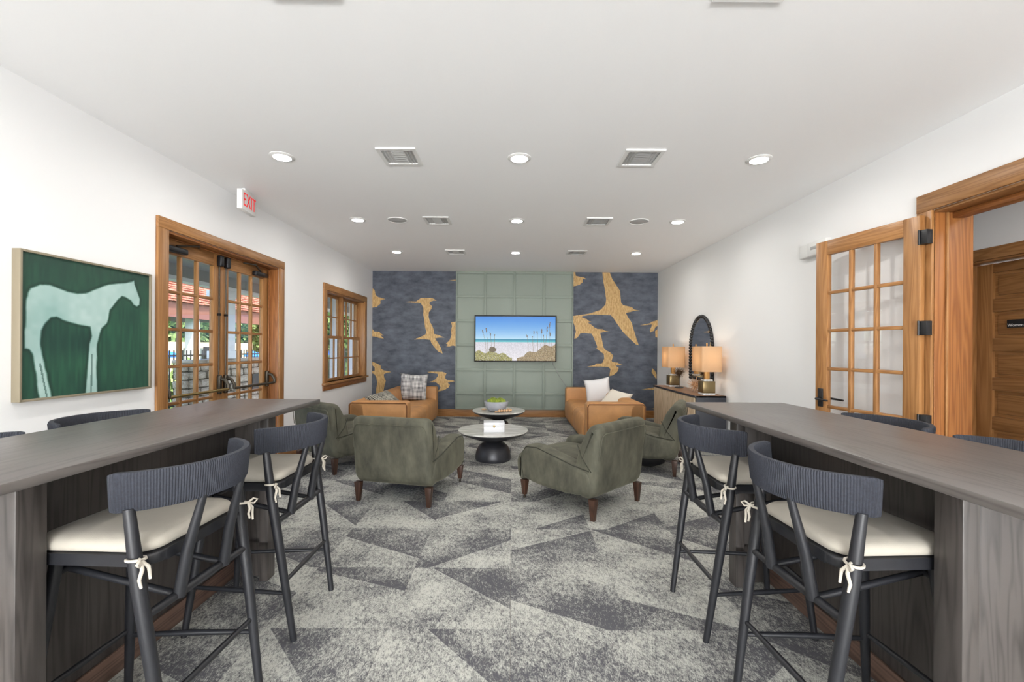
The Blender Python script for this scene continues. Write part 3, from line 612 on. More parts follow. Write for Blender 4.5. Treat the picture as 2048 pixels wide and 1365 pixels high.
# ------------------------------------------------------------------ bar tables
def bar_table(label, s, xin, xout, yfar, leg_in, panel_x):
    """s = +1 right table, -1 left; slabs stand on the floor under one long top"""
    r = thing('bar_table', label, 'table', (s*(xin+xout)/2, 1.8, 0)); ox, oy = s*(xin+xout)/2, 1.8
    def b(name, x0, x1, y0, y1, z0, z1, mm, bev=.004):
        a, c = sorted((s*x0-ox, s*x1-ox)); return build(name, B(a, c, y0-oy, y1-oy, z0, z1), M[mm], r, bevel=bev)
    b('tabletop', xin, xout, .62, yfar, 1.037, 1.067, 'bartop', .006)
    for y0, y1, e in ((yfar-.20, yfar-.118, 1), (1.295, 1.385, -1)):
        b('post', leg_in, leg_in+.052, y0, y1, 0, 1.037, 'bar_z')
        ye = (y1-.02, y1+.0) if e > 0 else (y0+.012, y0+.034)
        b('end_panel', leg_in+.052, panel_x+.05, ye[0], ye[1], 0, 1.037, 'bar_z', .002)
    b('long_panel', panel_x+.012, panel_x+.045, 1.33, yfar-.14, 0, 1.037, 'bar_z', .002)
    b('apron', leg_in+.01, leg_in+.04, 1.385, yfar-.2, .985, 1.037, 'bar_y', .002)
    b('base_strip', panel_x, panel_x+.012, 1.33, yfar-.14, 0, .10, 'barbase', .002)
    return r
bar_table('long dark wood bar table on the left side, before the french doors', -1, 1.227, 1.84, 2.84, 1.45, 1.675)
bar_table('long dark wood bar table on the right side, before the open door', 1, 1.10, 1.712, 2.80, 1.323, 1.55)

# ------------------------------------------------------------------ bar stools (local: facing +x)
def make_stool():
    r = thing('bar_stool', '', 'stool', group='black bar stools with cream cushions')
    for s in (-1, 1):
        build('back_leg', T([(-.2625, s*.22, 0), (-.205, s*.235, .42), (-.166, s*.241, .68), (-.14, s*.246, .905)], [.0145, .020, .0215, .016], 12), M['black'], r, smooth=60)
        build('front_leg', T([(.275, s*.20, 0), (.235, s*.168, .38), (.20, s*.14, .715)], [.014, .0195, .019], 12), M['black'], r, smooth=60)
        build('spindle', T([(-.266, s*.098, .915), (-.214, s*.104, .72), (-.188, s*.108, .565)], [.012, .0185, .020], 10), M['black'], r, smooth=60)
        build('strut', T([(-.186, s*.112, .572), (.207, s*.10, .645)], [.012, .012], 10), M['black'], r, smooth=60)
        build('side_stretcher', T([(-.231, s*.228, .23), (.02, s*.206, .232), (.251, s*.181, .23)], [.009, .012, .009], 10), M['black'], r, smooth=60)
    build('back_rail', T([(-.184, -.24, .57), (-.184, 0, .57), (-.184, .24, .57)], [.013, .017, .013], 10), M['black'], r, smooth=60)
    build('back_stretcher', T([(-.223, -.23, .285), (-.223, 0, .285), (-.223, .23, .285)], [.009, .012, .009], 10), M['black'], r, smooth=60)
    build('front_stretcher', T([(.249, -.18, .255), (.249, 0, .255), (.249, .18, .255)], [.009, .012, .009], 10), M['black'], r, smooth=60)
    build('front_rail', T([(.208, -.147, .645), (.208, .147, .645)], .012, 10), M['black'], r, smooth=60)
    seat = rrect(-.185, .235, -.21, .21, .06, 6)
    build('seat_frame', P(seat, .708, .745), M['black'], r, bevel=.01, seg=3)
    # corded backrest: wrapped ribs follow a circular arc
    bm = NB(); cx, rad, a1 = -.005, .28, 1.243; N = 190; secs = []
    for i in range(N+1):
        a = PI-a1+2*a1*i/N; rib = .0022 if i % 2 else 0
        taper = .5+.5*min(1, min(i, N-i)/5)
        h0, h1, t = .895+.008*(1-taper), 1.018-.010*(1-taper), .013*taper
        ring = []
        for dz, dr in ((h0, -t*.6), (h0, t*.6), (h0+.012, t), (h1-.012, t), (h1, t*.6), (h1, -t*.6), (h1-.012, -t), (h0+.012, -t)):
            lean = (dz-.955)*.10; rr = rad+dr+(rib if dr > 0 else -rib)+lean
            ring.append(bm.verts.new((cx+rr*math.cos(a), rr*math.sin(a), dz)))
        secs.append(ring)
    for A, D in zip(secs, secs[1:]):
        for k in range(8): bm.faces.new((A[k], A[(k+1) % 8], D[(k+1) % 8], D[k]))
    bm.faces.new(secs[0]); bm.faces.new(secs[-1][::-1])
    build('backrest', bm, M['cord'], r, smooth=50)
    # seat cushion, puffed
    bm = NB(); out = rrect(-.175, .235, -.206, .206, .06, 6); layers = []
    for f, z in ((.93, .7455), (1.0, .753), (1.015, .767), (.99, .78), (.93, .790), (.75, .797), (.4, .80)):
        layers.append([bm.verts.new((.03+(x-.03)*f, y*f, z)) for x, y in out])
    for A, D in zip(layers, layers[1:]):
        for k in range(len(out)): bm.faces.new((A[k], A[(k+1) % len(out)], D[(k+1) % len(out)], D[k]))
    bm.faces.new(layers[0][::-1]); bm.faces.new(layers[-1])
    cu = build('cushion', bm, M['cush'], r, smooth=179)
    for s in (-1, 1):
        lx, ly = -.164, s*.246
        ring = [(lx+.024*math.cos(a), ly+.024*math.sin(a), .752+.004*math.sin(a)) for a in [2*PI*k/12 for k in range(12)]]
        t_ = build('tie', T(ring, .0045, 6, closed=True), M['tie'], cu, smooth=60)
        bm = NB(); kx, ky = lx-.024, ly+s*.008
        tube(bm, [(lx+.06, s*.20, .757), (lx+.02, ly-s*.01, .756), (kx, ky, .752)], .0045, 6)
        tube(bm, [(kx, ky, .752), (kx-.012, ky+s*.018, .763), (kx-.017, ky+s*.036, .754), (kx-.012, ky+s*.02, .742), (kx, ky, .75)], .004, 6)
        tube(bm, [(kx, ky, .75), (kx-.012, ky+s*.010, .728), (kx-.008, ky+s*.016, .70), (kx-.012, ky+s*.013, .675)], [.005, .0055, .005, .004], 6)
        tube(bm, [(kx, ky, .75), (kx-.014, ky-s*.010, .73), (kx-.012, ky-s*.016, .71), (kx-.016, ky-s*.014, .69)], [.005, .0055, .005, .004], 6)
        build('bow', bm, M['tie'], cu, smooth=60)
    return r
st0 = make_stool(); k = 0
for x, y, rz, lab in ((1.20, 1.605, .05, 'black bar stool on the aisle side of the right bar table, nearest the viewer'),
    (1.20, 2.34, 0, 'black bar stool on the aisle side of the right bar table, nearest the armchairs'),
    (-1.295, 1.60, PI-.04, 'black bar stool on the aisle side of the left bar table, nearest the viewer'),
    (-1.295, 2.33, PI, 'black bar stool on the aisle side of the left bar table, nearest the armchairs'),
    (1.93, 2.45, PI, 'black bar stool behind the right bar table, under the open glazed door'),
    (1.93, 1.76, PI, 'black bar stool behind the right bar table, cut by the right edge'),
    (-2.10, 2.42, 0, 'black bar stool behind the left bar table, under the horse painting'),
    (-2.07, 1.70, 0, 'black bar stool behind the left bar table, cut by the left edge')):
    o = st0 if k == 0 else copy_tree(st0); k += 1
    o.location = (x, y, 0); o.rotation_euler = (0, 0, rz); o['label'] = lab

# ------------------------------------------------------------------ armchairs (local: facing +y)
def make_armchair():
    r = thing('armchair', '', 'armchair', group='olive velvet armchairs')
    back = smoothpoly([(-.415, .165), (-.445, .45), (-.47, .74), (-.43, .785), (-.34, .77), (-.25, .60), (-.20, .42), (-.20, .165)], 2)
    b = build('backrest', puff(back, -.385, .385, .065), M['velvet'], r, smooth=70)
    build('piping', T([(-.36, -.449, .50), (-.352, -.467, .66), (-.335, -.472, .70), (-.31, -.474, .715), (.31, -.474, .715), (.335, -.472, .70), (.352, -.467, .66), (.36, -.449, .50)], .004, 6), M['velvet'], b, smooth=60)
    arm = smoothpoly([(-.40, .165), (-.40, .40), (-.22, .435), (.02, .485), (.20, .525), (.35, .515), (.405, .44), (.405, .28), (.37, .165)], 2)
    for s in (-1, 1):
        x0, x1 = sorted((s*.235, s*.395)); a_ = build('arm', puff(arm, x0, x1, .05), M['velvet'], r, smooth=70)
        build('piping', T([(s*.386, -.37, .405), (s*.386, -.20, .425), (s*.386, .02, .468), (s*.386, .20, .505), (s*.386, .33, .495), (s*.386, .385, .43), (s*.386, .385, .29), (s*.386, .36, .21)], .005, 6), M['velvetd'], a_, smooth=60)
        build('seam', T([(s*.384, -.39, .40), (s*.386, -.30, .50), (s*.375, -.245, .60)], .0045, 6), M['velvetd'], a_, smooth=60)
    build('seat_base', B(-.24, .24, -.22, .36, .165, .30), M['velvet'], r, bevel=.02, seg=3)
    cu = smoothpoly([(-.23, .295), (-.23, .425), (.1, .46), (.36, .455), (.46, .42), (.50, .34), (.485, .22), (.45, .165), (.38, .165), (.36, .295)], 1)
    build('seat_cushion', puff(cu, -.24, .24, .03), M['velvet'], r, smooth=70)
    fr_ = smoothpoly([(.385, .165), (.385, .42), (.45, .42), (.492, .35), (.48, .23), (.445, .165)], 2)
    build('front_bolster', puff(fr_, -.365, .365, .04), M['velvet'], r, smooth=70)
    for sx in (-1, 1):
        for sy in (-1, 1):
            x, y = sx*.347, sy*.385; h = .0 if sy < 0 else .035
            bm = NB(); a, c = .03, .017
            vs = [bm.verts.new((x+i*w, y+j*w, z)) for w, z in ((c, h), (a, .175)) for i, j in ((-1, -1), (1, -1), (1, 1), (-1, 1))]
            for f in ((3, 2, 1, 0), (4, 5, 6, 7), (0, 1, 5, 4), (1, 2, 6, 5), (2, 3, 7, 6), (3, 0, 4, 7)): bm.faces.new([vs[i] for i in f])
            lg = build('leg', bm, M['leg'], r, bevel=.003)
            if sy > 0:
                bm = T([(x-.008, y, .014), (x+.008, y, .014)], .014, 12); tube(bm, [(x, y, .014), (x, y+.004, .04)], .006, 6)
                build('caster', bm, M['bronze'], lg, smooth=50)
    return r
ac = make_armchair()
chairs = [(-.9635, 4.335, (.24, .97), 'olive velvet armchair with its back to the viewer, left of the coffee tables'),
          (.645, 4.11, (-.70, .715), 'olive velvet armchair turned towards the coffee tables from the right foreground'),
          (-2.0, 5.36, (.57, .82), 'olive velvet armchair between the left bar table and the left sofa'),
          (1.593, 5.334, (-.9, .43), 'olive velvet armchair between the right bar table and the right sofa')]
for i, (x, y, f, lab) in enumerate(chairs):
    o = ac if i == 0 else copy_tree(ac); o.location = (x, y, 0); o.rotation_euler = (0, 0, math.atan2(-f[0], f[1])); o['label'] = lab
    last = o
q = build('dark_underside', L([(0, .012), (.10, .02), (.19, .06), (.24, .12), (.26, .168)], 28, -.02, -.05), M['rubber'], last, smooth=60); q['label'] = 'black rounded underside hanging below the seat'  # black bowl shape below the seat of the last armchair

# ------------------------------------------------------------------ sofas (local: facing +x)
def make_sofa():
    r = thing('sofa', '', 'sofa', group='tan leather sofas')
    hw = 1.28
    build('backrest', puff(smoothpoly([(-.42, .045), (-.42, .60), (-.39, .645), (-.24, .64), (-.19, .58), (-.16, .35), (-.16, .045)], 2), -hw, hw, .035, 'y'), M['leather'], r, smooth=70)
    for s in (-1, 1):
        y0, y1 = sorted((s*(hw-.215), s*hw))
        a = build('arm', puff(rrect(-.41, .40, .045, .642, .045, 4), y0, y1, .022, 'y', 4), M['leather'], r, smooth=70)
        yo = s*hw
        build('welt', T([(.385, yo, .06), (.389, yo, .58), (.37, yo, .622), (-.38, yo, .625), (-.408, yo, .60), (-.408, yo, .06)], .010, 6), M['leather_shade'], a, smooth=60)
    for s in (-1, 1):
        y0, y1 = sorted((s*.004, s*(hw-.22)))
        prof = smoothpoly([(-.17, .20), (-.17, .40), (.20, .43), (.36, .425), (.42, .36), (.435, .22), (.41, .06), (.36, .045), (.0, .045)], 2)
        build('seat_cushion', puff(prof, y0, y1, .02, 'y', 4), M['leather'], r, smooth=70)
    build('plinth', B(-.38, .34, -hw+.03, hw-.03, 0, .05), M['satin_black'], r)
    return r
so = make_sofa(); so.location = (-1.845, 7.42, 0); so['label'] = 'tan leather sofa under the left window'
s2 = copy_tree(so); s2.location = (1.445, 7.42, 0); s2.rotation_euler = (0, 0, PI); s2['label'] = 'tan leather sofa on the right before the sideboard'

def pillow(name, label, mm, w, h, t, loc, rot, extra=None):
    bm = NB(); N = 14; g = []
    for s in (1, -1):
        rows = []
        for j in range(N+1):
            row = []
            for i in range(N+1):
                u, v = i/N*2-1, j/N*2-1
                px = w/2*u*(1-.09*(1-v*v)*abs(u)**2*1.0); py = h/2*v*(1-.09*(1-u*u)*abs(v)**2)
                z = s*t/2*((1-u**4)*(1-v**4))**.55
                row.append(bm.verts.new((px, py, z)))
            rows.append(row)
        for j in range(N):
            for i in range(N):
                q = (rows[j][i], rows[j][i+1], rows[j+1][i+1], rows[j+1][i]); bm.faces.new(q if s > 0 else q[::-1])
    bmesh.ops.remove_doubles(bm, verts=bm.verts[:], dist=1e-5)
    o = build(name, bm, mm, None, smooth=179); o.location = loc; o.rotation_euler = rot
    return tag(o, label, 'pillow', 'sofa throw pillows')
pillow('throw_pillow', 'light grey plaid pillow standing at the far end of the left sofa', M['plaid'], .52, .52, .16, (-1.83, 8.25, .655), (PI/2-.22, .05, .12))
pillow('throw_pillow', 'dark checked pillow slumped behind the near arm of the left sofa', M['plaid2'], .50, .50, .15, (-1.86, 6.60, .56), (.62, -.12, 1.15))
pillow('throw_pillow', 'white square pillow standing at the far end of the right sofa', M['pillow_w'], .46, .46, .15, (1.53, 7.85, .645), (PI/2-.2, -.16, -.25))
pillow('throw_pillow', 'cream pillow leaning low on the back of the right sofa', M['pillow_c'], .46, .46, .14, (1.62, 7.0, .56), (.75, .12, -1.0))

# ------------------------------------------------------------------ coffee tables and what stands on them
def coffee(label, x, y, zt, rad):
    r = thing('coffee_table', label, 'table', (x, y, 0), group='round pedestal coffee tables'); k = rad/.44; e = zt-.02
    build('base', L([(0, 0), (.215*k, 0), (.222*k, .01), (.222*k, .05), (.212*k, .11), (.185*k, .17), (.145*k, e-.155), (.105*k, e-.14), (.09*k, e-.132), (.105*k, e-.124), (.2*k, e-.10), (.32*k, e-.058), (.41*k, e-.02), (.432*k, e), (0, e)], 48), M['darktable'], r, smooth=35)
    build('tabletop', L([(0, e+.0005), (.432*k, e+.0005), (.44*k, e+.006), (.44*k, e+.014), (.434*k, zt), (0, zt)], 56), M['marble'], r, smooth=35)
coffee('lower front coffee table with pale marble top and dark dome base', -.229, 5.56, .377, .44)
coffee('smaller rear coffee table with pale marble top holding the moss bowl', -.20, 6.92, .43, .412)
bx_ = thing('trinket_box', 'white lidded box with small brass clasp on the front coffee table', 'box', (-.215, 5.44, .3775), .06)
build('body', B(-.125, .125, -.09, .09, 0, .075), M['whitebox'], bx_, bevel=.002); build('lid', B(-.127, .127, -.092, .092, .0765, .118), M['whitebox'], bx_, bevel=.003)
build('clasp', P(rrect(-.013, .013, .058, .092, .012, 4), -.10, -.0925, 'y'), M['brass'], bx_, bevel=.002)
bw = thing('moss_bowl', 'grey concrete bowl filled with green moss on the rear coffee table', 'bowl', (-.235, 6.80, .4305))
build('bowl', L([(0, 0), (.105, 0), (.125, .012), (.165, .07), (.183, .125), (.186, .152), (.176, .154), (.168, .12), (.10, .09), (0, .085)], 40), M['bowl'], bw, smooth=40)
for i, (x, y, rr) in enumerate(((-.08, -.05, .068), (.0, -.07, .062), (.08, -.05, .07), (-.055, .06, .075), (.055, .065, .07), (.112, .01, .040), (-.112, .01, .040), (0, 0, .07))):
    bm = NB(); bmesh.ops.create_icosphere(bm, subdivisions=3, radius=rr)
    for v in bm.verts: v.co *= 1+R.uniform(-.05, .05); v.co.z *= .8
    o = build('moss_clump', bm, M['moss'], bw, smooth=179); o.location = (x, y, .142)
bd = thing('wood_bead_strand', 'strand of pale wooden beads beside the moss bowl', 'bead strand', (-.10, 6.68, .434))
px_, py_ = -.09, -.06
pts_ = [(-.085, -.035), (-.05, -.02), (-.012, -.006), (.028, .004), (.066, .02), (.086, .056), (.078, .094), (.048, .118)]
for (x, y) in pts_:
    bm = NB(); bmesh.ops.create_uvsphere(bm, u_segments=14, v_segments=10, radius=.0205); o = build('bead', bm, M['bead'], bd, smooth=179); o.location = (x, y, .021)
build('tassel', T([(-.10, -.042, .012), (-.15, -.065, .007)], [.006, .012], 8), M['bead'], bd, smooth=60)
sh = tag(build('driftwood_piece', T([(-.47, 6.90, .442), (-.43, 6.88, .448), (-.39, 6.885, .443)], [.008, .014, .006], 8), M['bead'], smooth=60), 'small pale wooden trinket on the rear coffee table edge', 'trinket')

# ------------------------------------------------------------------ sideboard, lamps, mirror, urchins
sb = thing('sideboard', 'black sideboard with pale reeded doors along the right wall', 'sideboard', (2.72, 6.91, 0))
sx0, sx1, sy0, sy1, sz = -.23, .20, -.89, .89, .763
build('end_panel', B(sx0+.02, sx1, sy0, sy0+.03, .09, sz), M['ink'], sb, bevel=.003); build('end_panel', B(sx0+.02, sx1, sy1-.03, sy1, .09, sz), M['ink'], sb, bevel=.003)
build('carcass', B(sx0+.03, sx1, sy0+.03, sy1-.03, .09, sz-.03), M['ink'], sb)
build('top_frame', B(sx0, sx1, sy0, sy1, sz-.025, sz), M['ink'], sb, bevel=.003); build('top_inlay', B(sx0+.012, sx1-.002, sy0+.014, sy1-.014, sz, sz+.0015), M['topwood'], sb)
dw = (sy1-sy0-.07)/4
for i in range(4):
    y0 = sy0+.035+dw*i; d_ = build('door', B(sx0+.012, sx0+.03, y0+.003, y0+dw-.003, .11, sz-.03), M['reed'], sb)
    bm = NB(); nr = 26
    for k in range(nr): yc = y0+.008+(dw-.016)*(k+.5)/nr; box(bm, sx0+.004, sx0+.0125, yc-.0055, yc+.0055, .112, sz-.032)
    rd = build('reeding', bm, M['reed'], d_); rd['kind'] = 'stuff'
for y in (sy0+.06, sy1-.10):
    for x in (sx0+.05, sx1-.07): build('leg', B(x, x+.035, y, y+.035, 0, .09), M['metal_black'], sb, bevel=.003)
ST = sz+.002
def lamp(label, x, y):
    r = thing('table_lamp', label, 'lamp', (x, y, ST), .0, 'brass cube table lamps')
    build('foot', B(-.085, .085, -.085, .085, 0, .026), M['acrylic'], r, bevel=.004); build('cube_base', B(-.085, .085, -.085, .085, .0265, .19), M['brass'], r, bevel=.004)
    build('plinth_plate', B(-.06, .06, -.06, .06, .1905, .215), M['acrylic'], r, bevel=.003); build('column', B(-.03, .03, -.03, .03, .2155, .36), M['lampwood'], r, bevel=.003)
    out = rrect(-.14, .14, -.18, .18, .03, 4); inn = [(a*.985, b*.985) for a, b in out]; bm = NB(); n_ = len(out)
    o0, o1, i0, i1 = [[bm.verts.new((a, b, z)) for a, b in q] for q, z in ((out, .325), (out, .675), (inn, .325), (inn, .675))]
    for k in range(n_):
        j = (k+1) % n_
        bm.faces.new((o0[k], o0[j], o1[j], o1[k])); bm.faces.new((i0[j], i0[k], i1[k], i1[j])); bm.faces.new((o1[k], o1[j], i1[j], i1[k])); bm.faces.new((o0[j], o0[k], i0[k], i0[j]))
    build('lamp_shade', bm, M['shade'], r, smooth=40)
    build('finial', T([(0, 0, .66), (0, 0, .72)], [.008, .012], 8), M['lampwood'], r, smooth=60); build('harp', T([(0, -.17, .66), (0, .17, .66)], .003, 6), M['lampwood'], r)
    build('stem', T([(0, 0, .36), (0, 0, .66)], .005, 6), M['lampwood'], r)
    d = bpy.data.lights.new('lamp_bulb', 'POINT'); d.energy = 3.0; d.shadow_soft_size = .04; d.color = (1, .88, .72)
    b_ = bpy.data.objects.new('lamp_bulb', d); C.objects.link(b_); b_.parent = r; b_.location = (0, 0, .50)
lamp('table lamp on the near end of the sideboard, before the arched mirror', 2.73, 6.20); lamp('table lamp on the far end of the sideboard beside the mural', 2.74, 7.52)
def urchin(label, x, y, zc, rad, mm, stand):
    r = thing('urchin_sculpture', label, 'sculpture', (x, y, ST), group='spiky urchin ornaments')
    bm = NB(); bmesh.ops.create_icosphere(bm, subdivisions=2, radius=rad*.28)
    for v in bm.verts: v.co.z += zc
    build('core', bm, M[mm], r, smooth=179)
    bm = NB(); N = 80
    for i in range(N):
        z = 1-2*(i+.5)/N; a = i*2.39996; q = math.sqrt(1-z*z); d = Vector((q*math.cos(a), q*math.sin(a), z)); ln = rad*(1+R.uniform(-.12, .1))
        if zc+d.z*ln < .004: ln = max(.01, (zc-.006)/abs(d.z))
        tube(bm, [Vector((0, 0, zc))+d*rad*.2, Vector((0, 0, zc))+d*ln], [.0045, .0016], 4)
    build('spines', bm, M[mm], r)['kind'] = 'stuff'
    if stand: build('stand_rod', T([(0, 0, .012), (0, 0, zc)], .004, 8), M['satin_black'], r, smooth=60); build('stand_disc', L([(0, 0), (.07, 0), (.072, .008), (.066, .016), (0, .016)], 28), M['satin_black'], r, smooth=40)
urchin('dark spiky urchin ornament on a black stand by the far lamp', 2.73, 7.22, .25, .095, 'urchin', True)
urchin('pale copper urchin ornament resting by the near lamp', 2.72, 6.55, .105, .115, 'coral', False)
mi = thing('arched_mirror', 'arched wall mirror with black beaded frame above the sideboard', 'mirror', (XR, 6.875, .94))
mw, mh = .40, .97
path = [(-mw, 0), (-mw, mh-mw*1.25)] + [(-mw*math.cos(a), mh-mw*1.25+mw*1.25*math.sin(a)) for a in [PI*k/40 for k in range(1, 40)]] + [(mw, mh-mw*1.25), (mw, 0)]
build('mirror_glass', P(path, -.022, -.014, 'x'), M['mirror'], mi); build('backing', P([(a*1.02, b) for a, b in path], -.0135, 0, 'x'), M['satin_black'], mi)
seg_pts = []; dense = []
for (a, b), (c, d) in zip(path+[path[0]], path[1:]+[path[0], path[0]]):
    n_ = max(1, int(math.hypot(c-a, d-b)/.004))
    for k in range(n_): dense.append((a+(c-a)*k/n_, b+(d-b)*k/n_))
acc = 0; prev = dense[0]; bm = NB(); beads = [dense[0]]
for q in dense[1:]:
    acc += math.hypot(q[0]-prev[0], q[1]-prev[1]); prev = q
    if acc >= .046: beads.append(q); acc = 0
for a, b in beads:
    g = bmesh.ops.create_uvsphere(bm, u_segments=10, v_segments=8, radius=.027)
    for v in g['verts']: v.co += Vector((-.022, a, b+.0))
build('beaded_frame', bm, M['satin_black'], mi, smooth=179)

# ------------------------------------------------------------------ added rear window frame, unseen behind the viewer
wr = thing('added_rear_window', 'added window frame in the unseen rear opening', None, kind='structure')
for x in (-2.6, -1.3, 0, 1.3, 2.64): build('frame_post', B(x, x+.06, YR-.1, YR-.04, .15, 2.75), M['oak_z'], wr)
for z in (.15, 1.45, 2.69): build('frame_rail', B(-2.6, 2.7, YR-.1, YR-.04, z, z+.06), M['oak_x'], wr)

# ------------------------------------------------------------------ outside the left doors
G = -.05
struct(build('porch_floor', B(-6.4, XL-.2, -4, 30, -.25, G), M['paving']), 'pale porch paving outside the french doors')
struct(build('ground', B(-60, -6.4, -20, 90, -.3, -.12), M['grass']), 'lawn beyond the porch')
struct(build('porch_ceiling', B(-6.3, XL-.2, -4, 30, 2.85, 2.95), M['grey_out']), 'grey boarded porch ceiling')
bm = NB(); box(bm, -6.15, -5.95, -4, 30, 2.64, 2.85); bmo = build('porch_beam', bm, M['grey_out']); struct(bmo, 'grey beam along the porch edge')
build('beam_trim', B(-6.17, -5.93, -4, 30, 2.57, 2.64), M['white_out'], bmo)
def column(label, x, y, w, z0, z1):
    r = thing('porch_column', label, 'column', (x, y, z0), group='white porch columns'); h = z1-z0
    build('shaft', B(-w/2, w/2, -w/2, w/2, 0, h), M['white_out'], r, bevel=.01)
    build('plinth', B(-w/2-.03, w/2+.03, -w/2-.03, w/2+.03, 0, .16), M['white_out'], r, bevel=.008); build('capital', B(-w/2-.04, w/2+.04, -w/2-.04, w/2+.04, h-.14, h), M['white_out'], r, bevel=.008)
# low stone wall with separate stones
sw = thing('stone_wall', 'low field stone wall along the porch edge', 'stone wall', (-6.05, 8.35, G))
build('core', B(-.28, -.05, 0, 6.0, 0, 1.12), M['mortar'], sw); build('cap', B(-.34, .06, -.05, 6.05, 1.12, 1.18), M['stone'], sw, bevel=.015)
sm = []
for k in range(4):
    bm = B(-.5, .5, -.5, .5, -.5, .5); bmesh.ops.bevel(bm, geom=bm.edges[:], offset=.14, segments=1, affect='EDGES')
    for v in bm.verts: v.co += Vector((R.uniform(-.05, .05), R.uniform(-.05, .05), R.uniform(-.05, .05)))
    o = build('stone', bm, M['stone'], sw); sm.append(o.data); bpy.data.objects.remove(o)
z = .0
for row in range(7):
    hgt = .16; y = 0.0
    while y < 5.9:
        wd = R.uniform(.2, .5); wd = min(wd, 6.0-y)
        inst('stone', R.choice(sm), sw, (-.06, y+wd/2, z+hgt/2), (0, 0, 0), (.14+R.uniform(0, .05), wd*.93, hgt*.9)); y += wd
    z += hgt
for row in range(7): inst('stone', R.choice(sm), sw, (-.165, -.03, row*.16+.08), (0, 0, PI/2), (.1+R.uniform(0, .04), .23+R.uniform(-.02, .02), .145))
for y in (1.9, 2.9):
    build('vent_grille', B(.02, .045, y, y+.36, .45, .81), M['satin_black'], sw)
column('white porch column standing on the stone wall, seen through the far door leaf', -6.15, 9.40, .34, 1.14, 2.57)
column('white porch post seen through the nearer panes of the left window', -4.75, 11.9, .22, G, 2.85)
column('white porch post seen through the farther panes of the left window', -4.75, 13.35, .24, G, 2.85)
# garden pavilion with red shingles
pvn = thing('pavilion', 'garden pavilion with red shingle roof and white posts', 'pavilion', (-10.4, 11.5, -.12))
for y in (-7.3, -3.0, 1.35, 5.8):
    build('post', B(.9, 1.16, y, y+.26, 0, 2.55), M['white_out'], pvn); build('post', B(-3.6, -3.34, y, y+.26, 0, 2.55), M['white_out'], pvn)
build('fascia', B(1.1, 1.3, -7.5, 8, 2.3, 2.72), M['fascia'], pvn); build('roof_deck', B(-3.9, 1.1, -7.5, 8, 2.55, 2.68), M['fascia'], pvn)
bm = NB()
for row in range(12):
    y = -7.5+(row % 2)*.15
    while y < 8:
        x0 = 1.38-row*.2; z0 = 2.72+row*.10; box(bm, x0-.24, x0, y, y+.27, z0+R.uniform(0, .02), z0+.05); y += .3
build('shingles', bm, M['shingle'], pvn)['kind'] = 'stuff'
# black metal fence
fc = thing('metal_fence', 'black metal picket fence behind the porch', 'fence', (-7.6, 5, -.12))
for z in (.15, 1.28): build('rail', B(-.02, .02, 0, 34, z, z+.04), M['satin_black'], fc)
bm = NB(); y = 0
while y < 34: box(bm, -.01, .01, y, y+.02, 0, 1.42); y += .13
build('pickets', bm, M['satin_black'], fc)['kind'] = 'stuff'
for i in range(12): build('post', B(-.045, .045, i*3-.045, i*3+.045, 0, 1.5), M['satin_black'], fc)
cf = thing('board_fence', 'pale board fence at the far side of the pool yard', 'fence', (-19.5, 14, -.12))
for i in range(60): build('board', B(0, .04, i*.32, i*.32+.3, 0, 1.75), M['cedar'], cf)
def tree(name, label, x, y, hgt, rad, zc, nleaf=5200, seed=1, trunk=.16, leafs=.5):
    r = thing(name, label, 'tree' if trunk else 'shrub', (x, y, -.12), group='garden trees' if trunk else 'garden shrubs')
    if trunk: build('trunk', T([(0, 0, 0), (.1, .05, zc*.5), (0, 0, zc)], [trunk, trunk*.8, trunk*.5], 10), M['bark'], r, smooth=60)
    g = np.random.RandomState(seed); d = g.normal(size=(nleaf, 3)); d /= np.linalg.norm(d, axis=1)[:, None]
    rr = (g.rand(nleaf)**.45)*(1+.25*np.sin(d[:, 0]*5+seed)*np.cos(d[:, 2]*6)); c = d*rr[:, None]*np.array([rad, rad, hgt/2])+np.array([0, 0, zc])
    a = g.normal(size=(nleaf, 3)); a /= np.linalg.norm(a, axis=1)[:, None]; b = np.cross(a, g.normal(size=(nleaf, 3))); b /= np.linalg.norm(b, axis=1)[:, None]
    s = leafs*(.5+g.rand(nleaf))[:, None]*.5; vs = np.stack([c-a*s, c+b*s*.5, c+a*s, c-b*s*.5], 1).reshape(-1, 3); vs[:, 2] = np.maximum(vs[:, 2], .02)
    me = bpy.data.meshes.new('foliage'); me.from_pydata(vs.tolist(), [], np.arange(nleaf*4).reshape(-1, 4).tolist()); me.materials.append(M['leaf'])
    o = bpy.data.objects.new('foliage', me); C.objects.link(o); o.parent = r; o['kind'] = 'stuff'
    return r
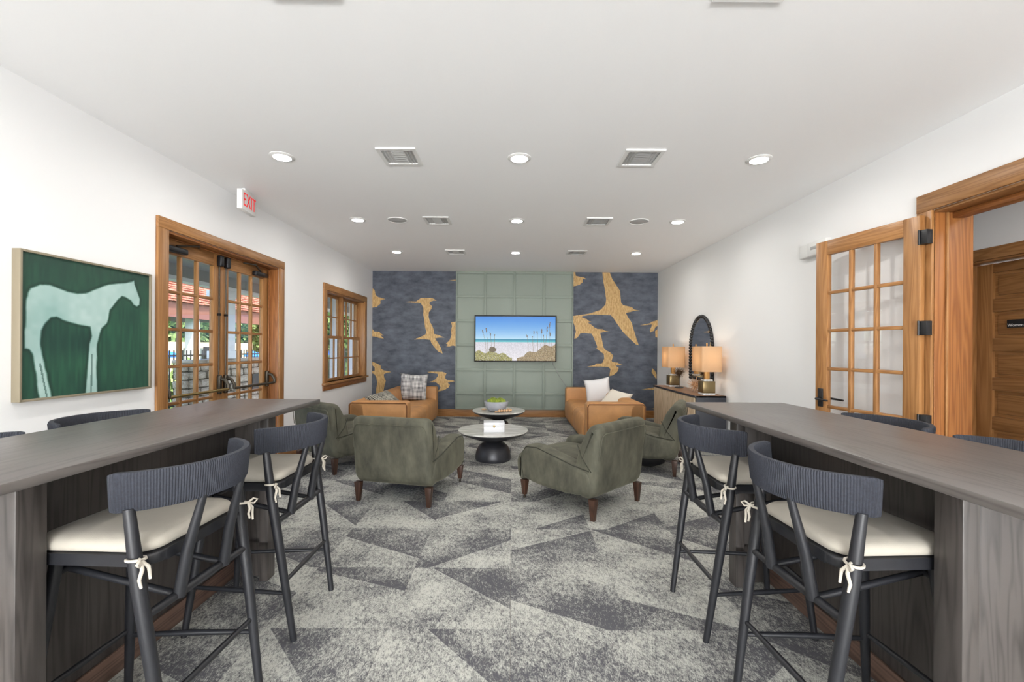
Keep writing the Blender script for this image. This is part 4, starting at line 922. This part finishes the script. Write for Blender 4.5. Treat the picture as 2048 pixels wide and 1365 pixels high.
for i, (x, y, h, rd, zc, lab) in enumerate(((-22.6, 28.6, 7, 2.6, 3.9, 'leafy tree in the yard, leftmost through the near door leaf'), (-25.2, 35.6, 7, 2.5, 3.9, 'leafy tree in the yard, right part of the near door leaf'),
    (-25.8, 43, 7.5, 2.6, 4.1, 'leafy tree in the yard seen through the far door leaf'), (-17.2, 42, 7.5, 2.6, 4.1, 'leafy tree seen through the left half of the window'), (-17.6, 48, 8, 2.7, 4.3, 'leafy tree seen through the right half of the window'),
    (-37, 48, 11, 4.0, 5.8, 'tall leafy tree at the back of the yard, through the near door leaf'), (-36, 62, 12, 4.6, 6.2, 'tall leafy tree at the back of the yard, through the far door leaf'), (-24, 66, 13, 5, 6.8, 'tall leafy tree at the back of the yard, through the window'))):
    tree('garden_tree', lab, x, y, h, rd, zc, seed=i+3)
for i, (x, y, lab) in enumerate(((-8.25, 9.7, 'low green shrub by the fence, left panes of the near door'), (-8.3, 11.35, 'low green shrub by the fence, middle panes of the near door'), (-8.3, 20.5, 'low green shrub by the fence, left half of the window'), (-8.3, 24, 'low green shrub by the fence, right half of the window'))):
    tree('garden_shrub', lab, x, y, 1.1, 1.0*.5, .55, 700, 20+i, 0, .2)
def umbrella(label, x, y):
    r = thing('pool_sunshade', label, 'sunshade', (x, y, -.12), group='blue pool sunshades')
    build('pole', T([(0, 0, 0), (0, 0, 1.2)], .03, 8), M['white_out'], r, smooth=60); build('canopy', L([(0, 1.28), (.25, 1.2), (.42, 1.02), (.42, .98), (.25, 1.15), (0, 1.22)], 8), M['blue'], r)
umbrella('small blue sunshade, leftmost through the near door leaf', -15.9, 20.5); umbrella('small blue sunshade beside the pavilion post in the near door leaf', -17.4, 23.4)
umbrella('small blue sunshade seen through the far door leaf', -13.6, 23.2); umbrella('small blue sunshade seen through the window', -12.0, 28.8)
sgn = thing('yard_sign', 'white yard sign with blue lettering in the near door panes', 'sign', (-10.6, 14.95, -.12), math.atan2(-.55, .83)*0)
build('board', B(-.5, .5, -.02, .02, .75, 1.45), M['white_out'], sgn, bevel=.005)
for x in (-.4, .34): build('post', B(x, x+.06, -.02, .02, 0, .75), M['white_out'], sgn)
inst('lettering', text_mesh('ICUB', .36, M['blue'], .002), sgn, (0, -.023, 1.15), (PI/2, 0, 0))
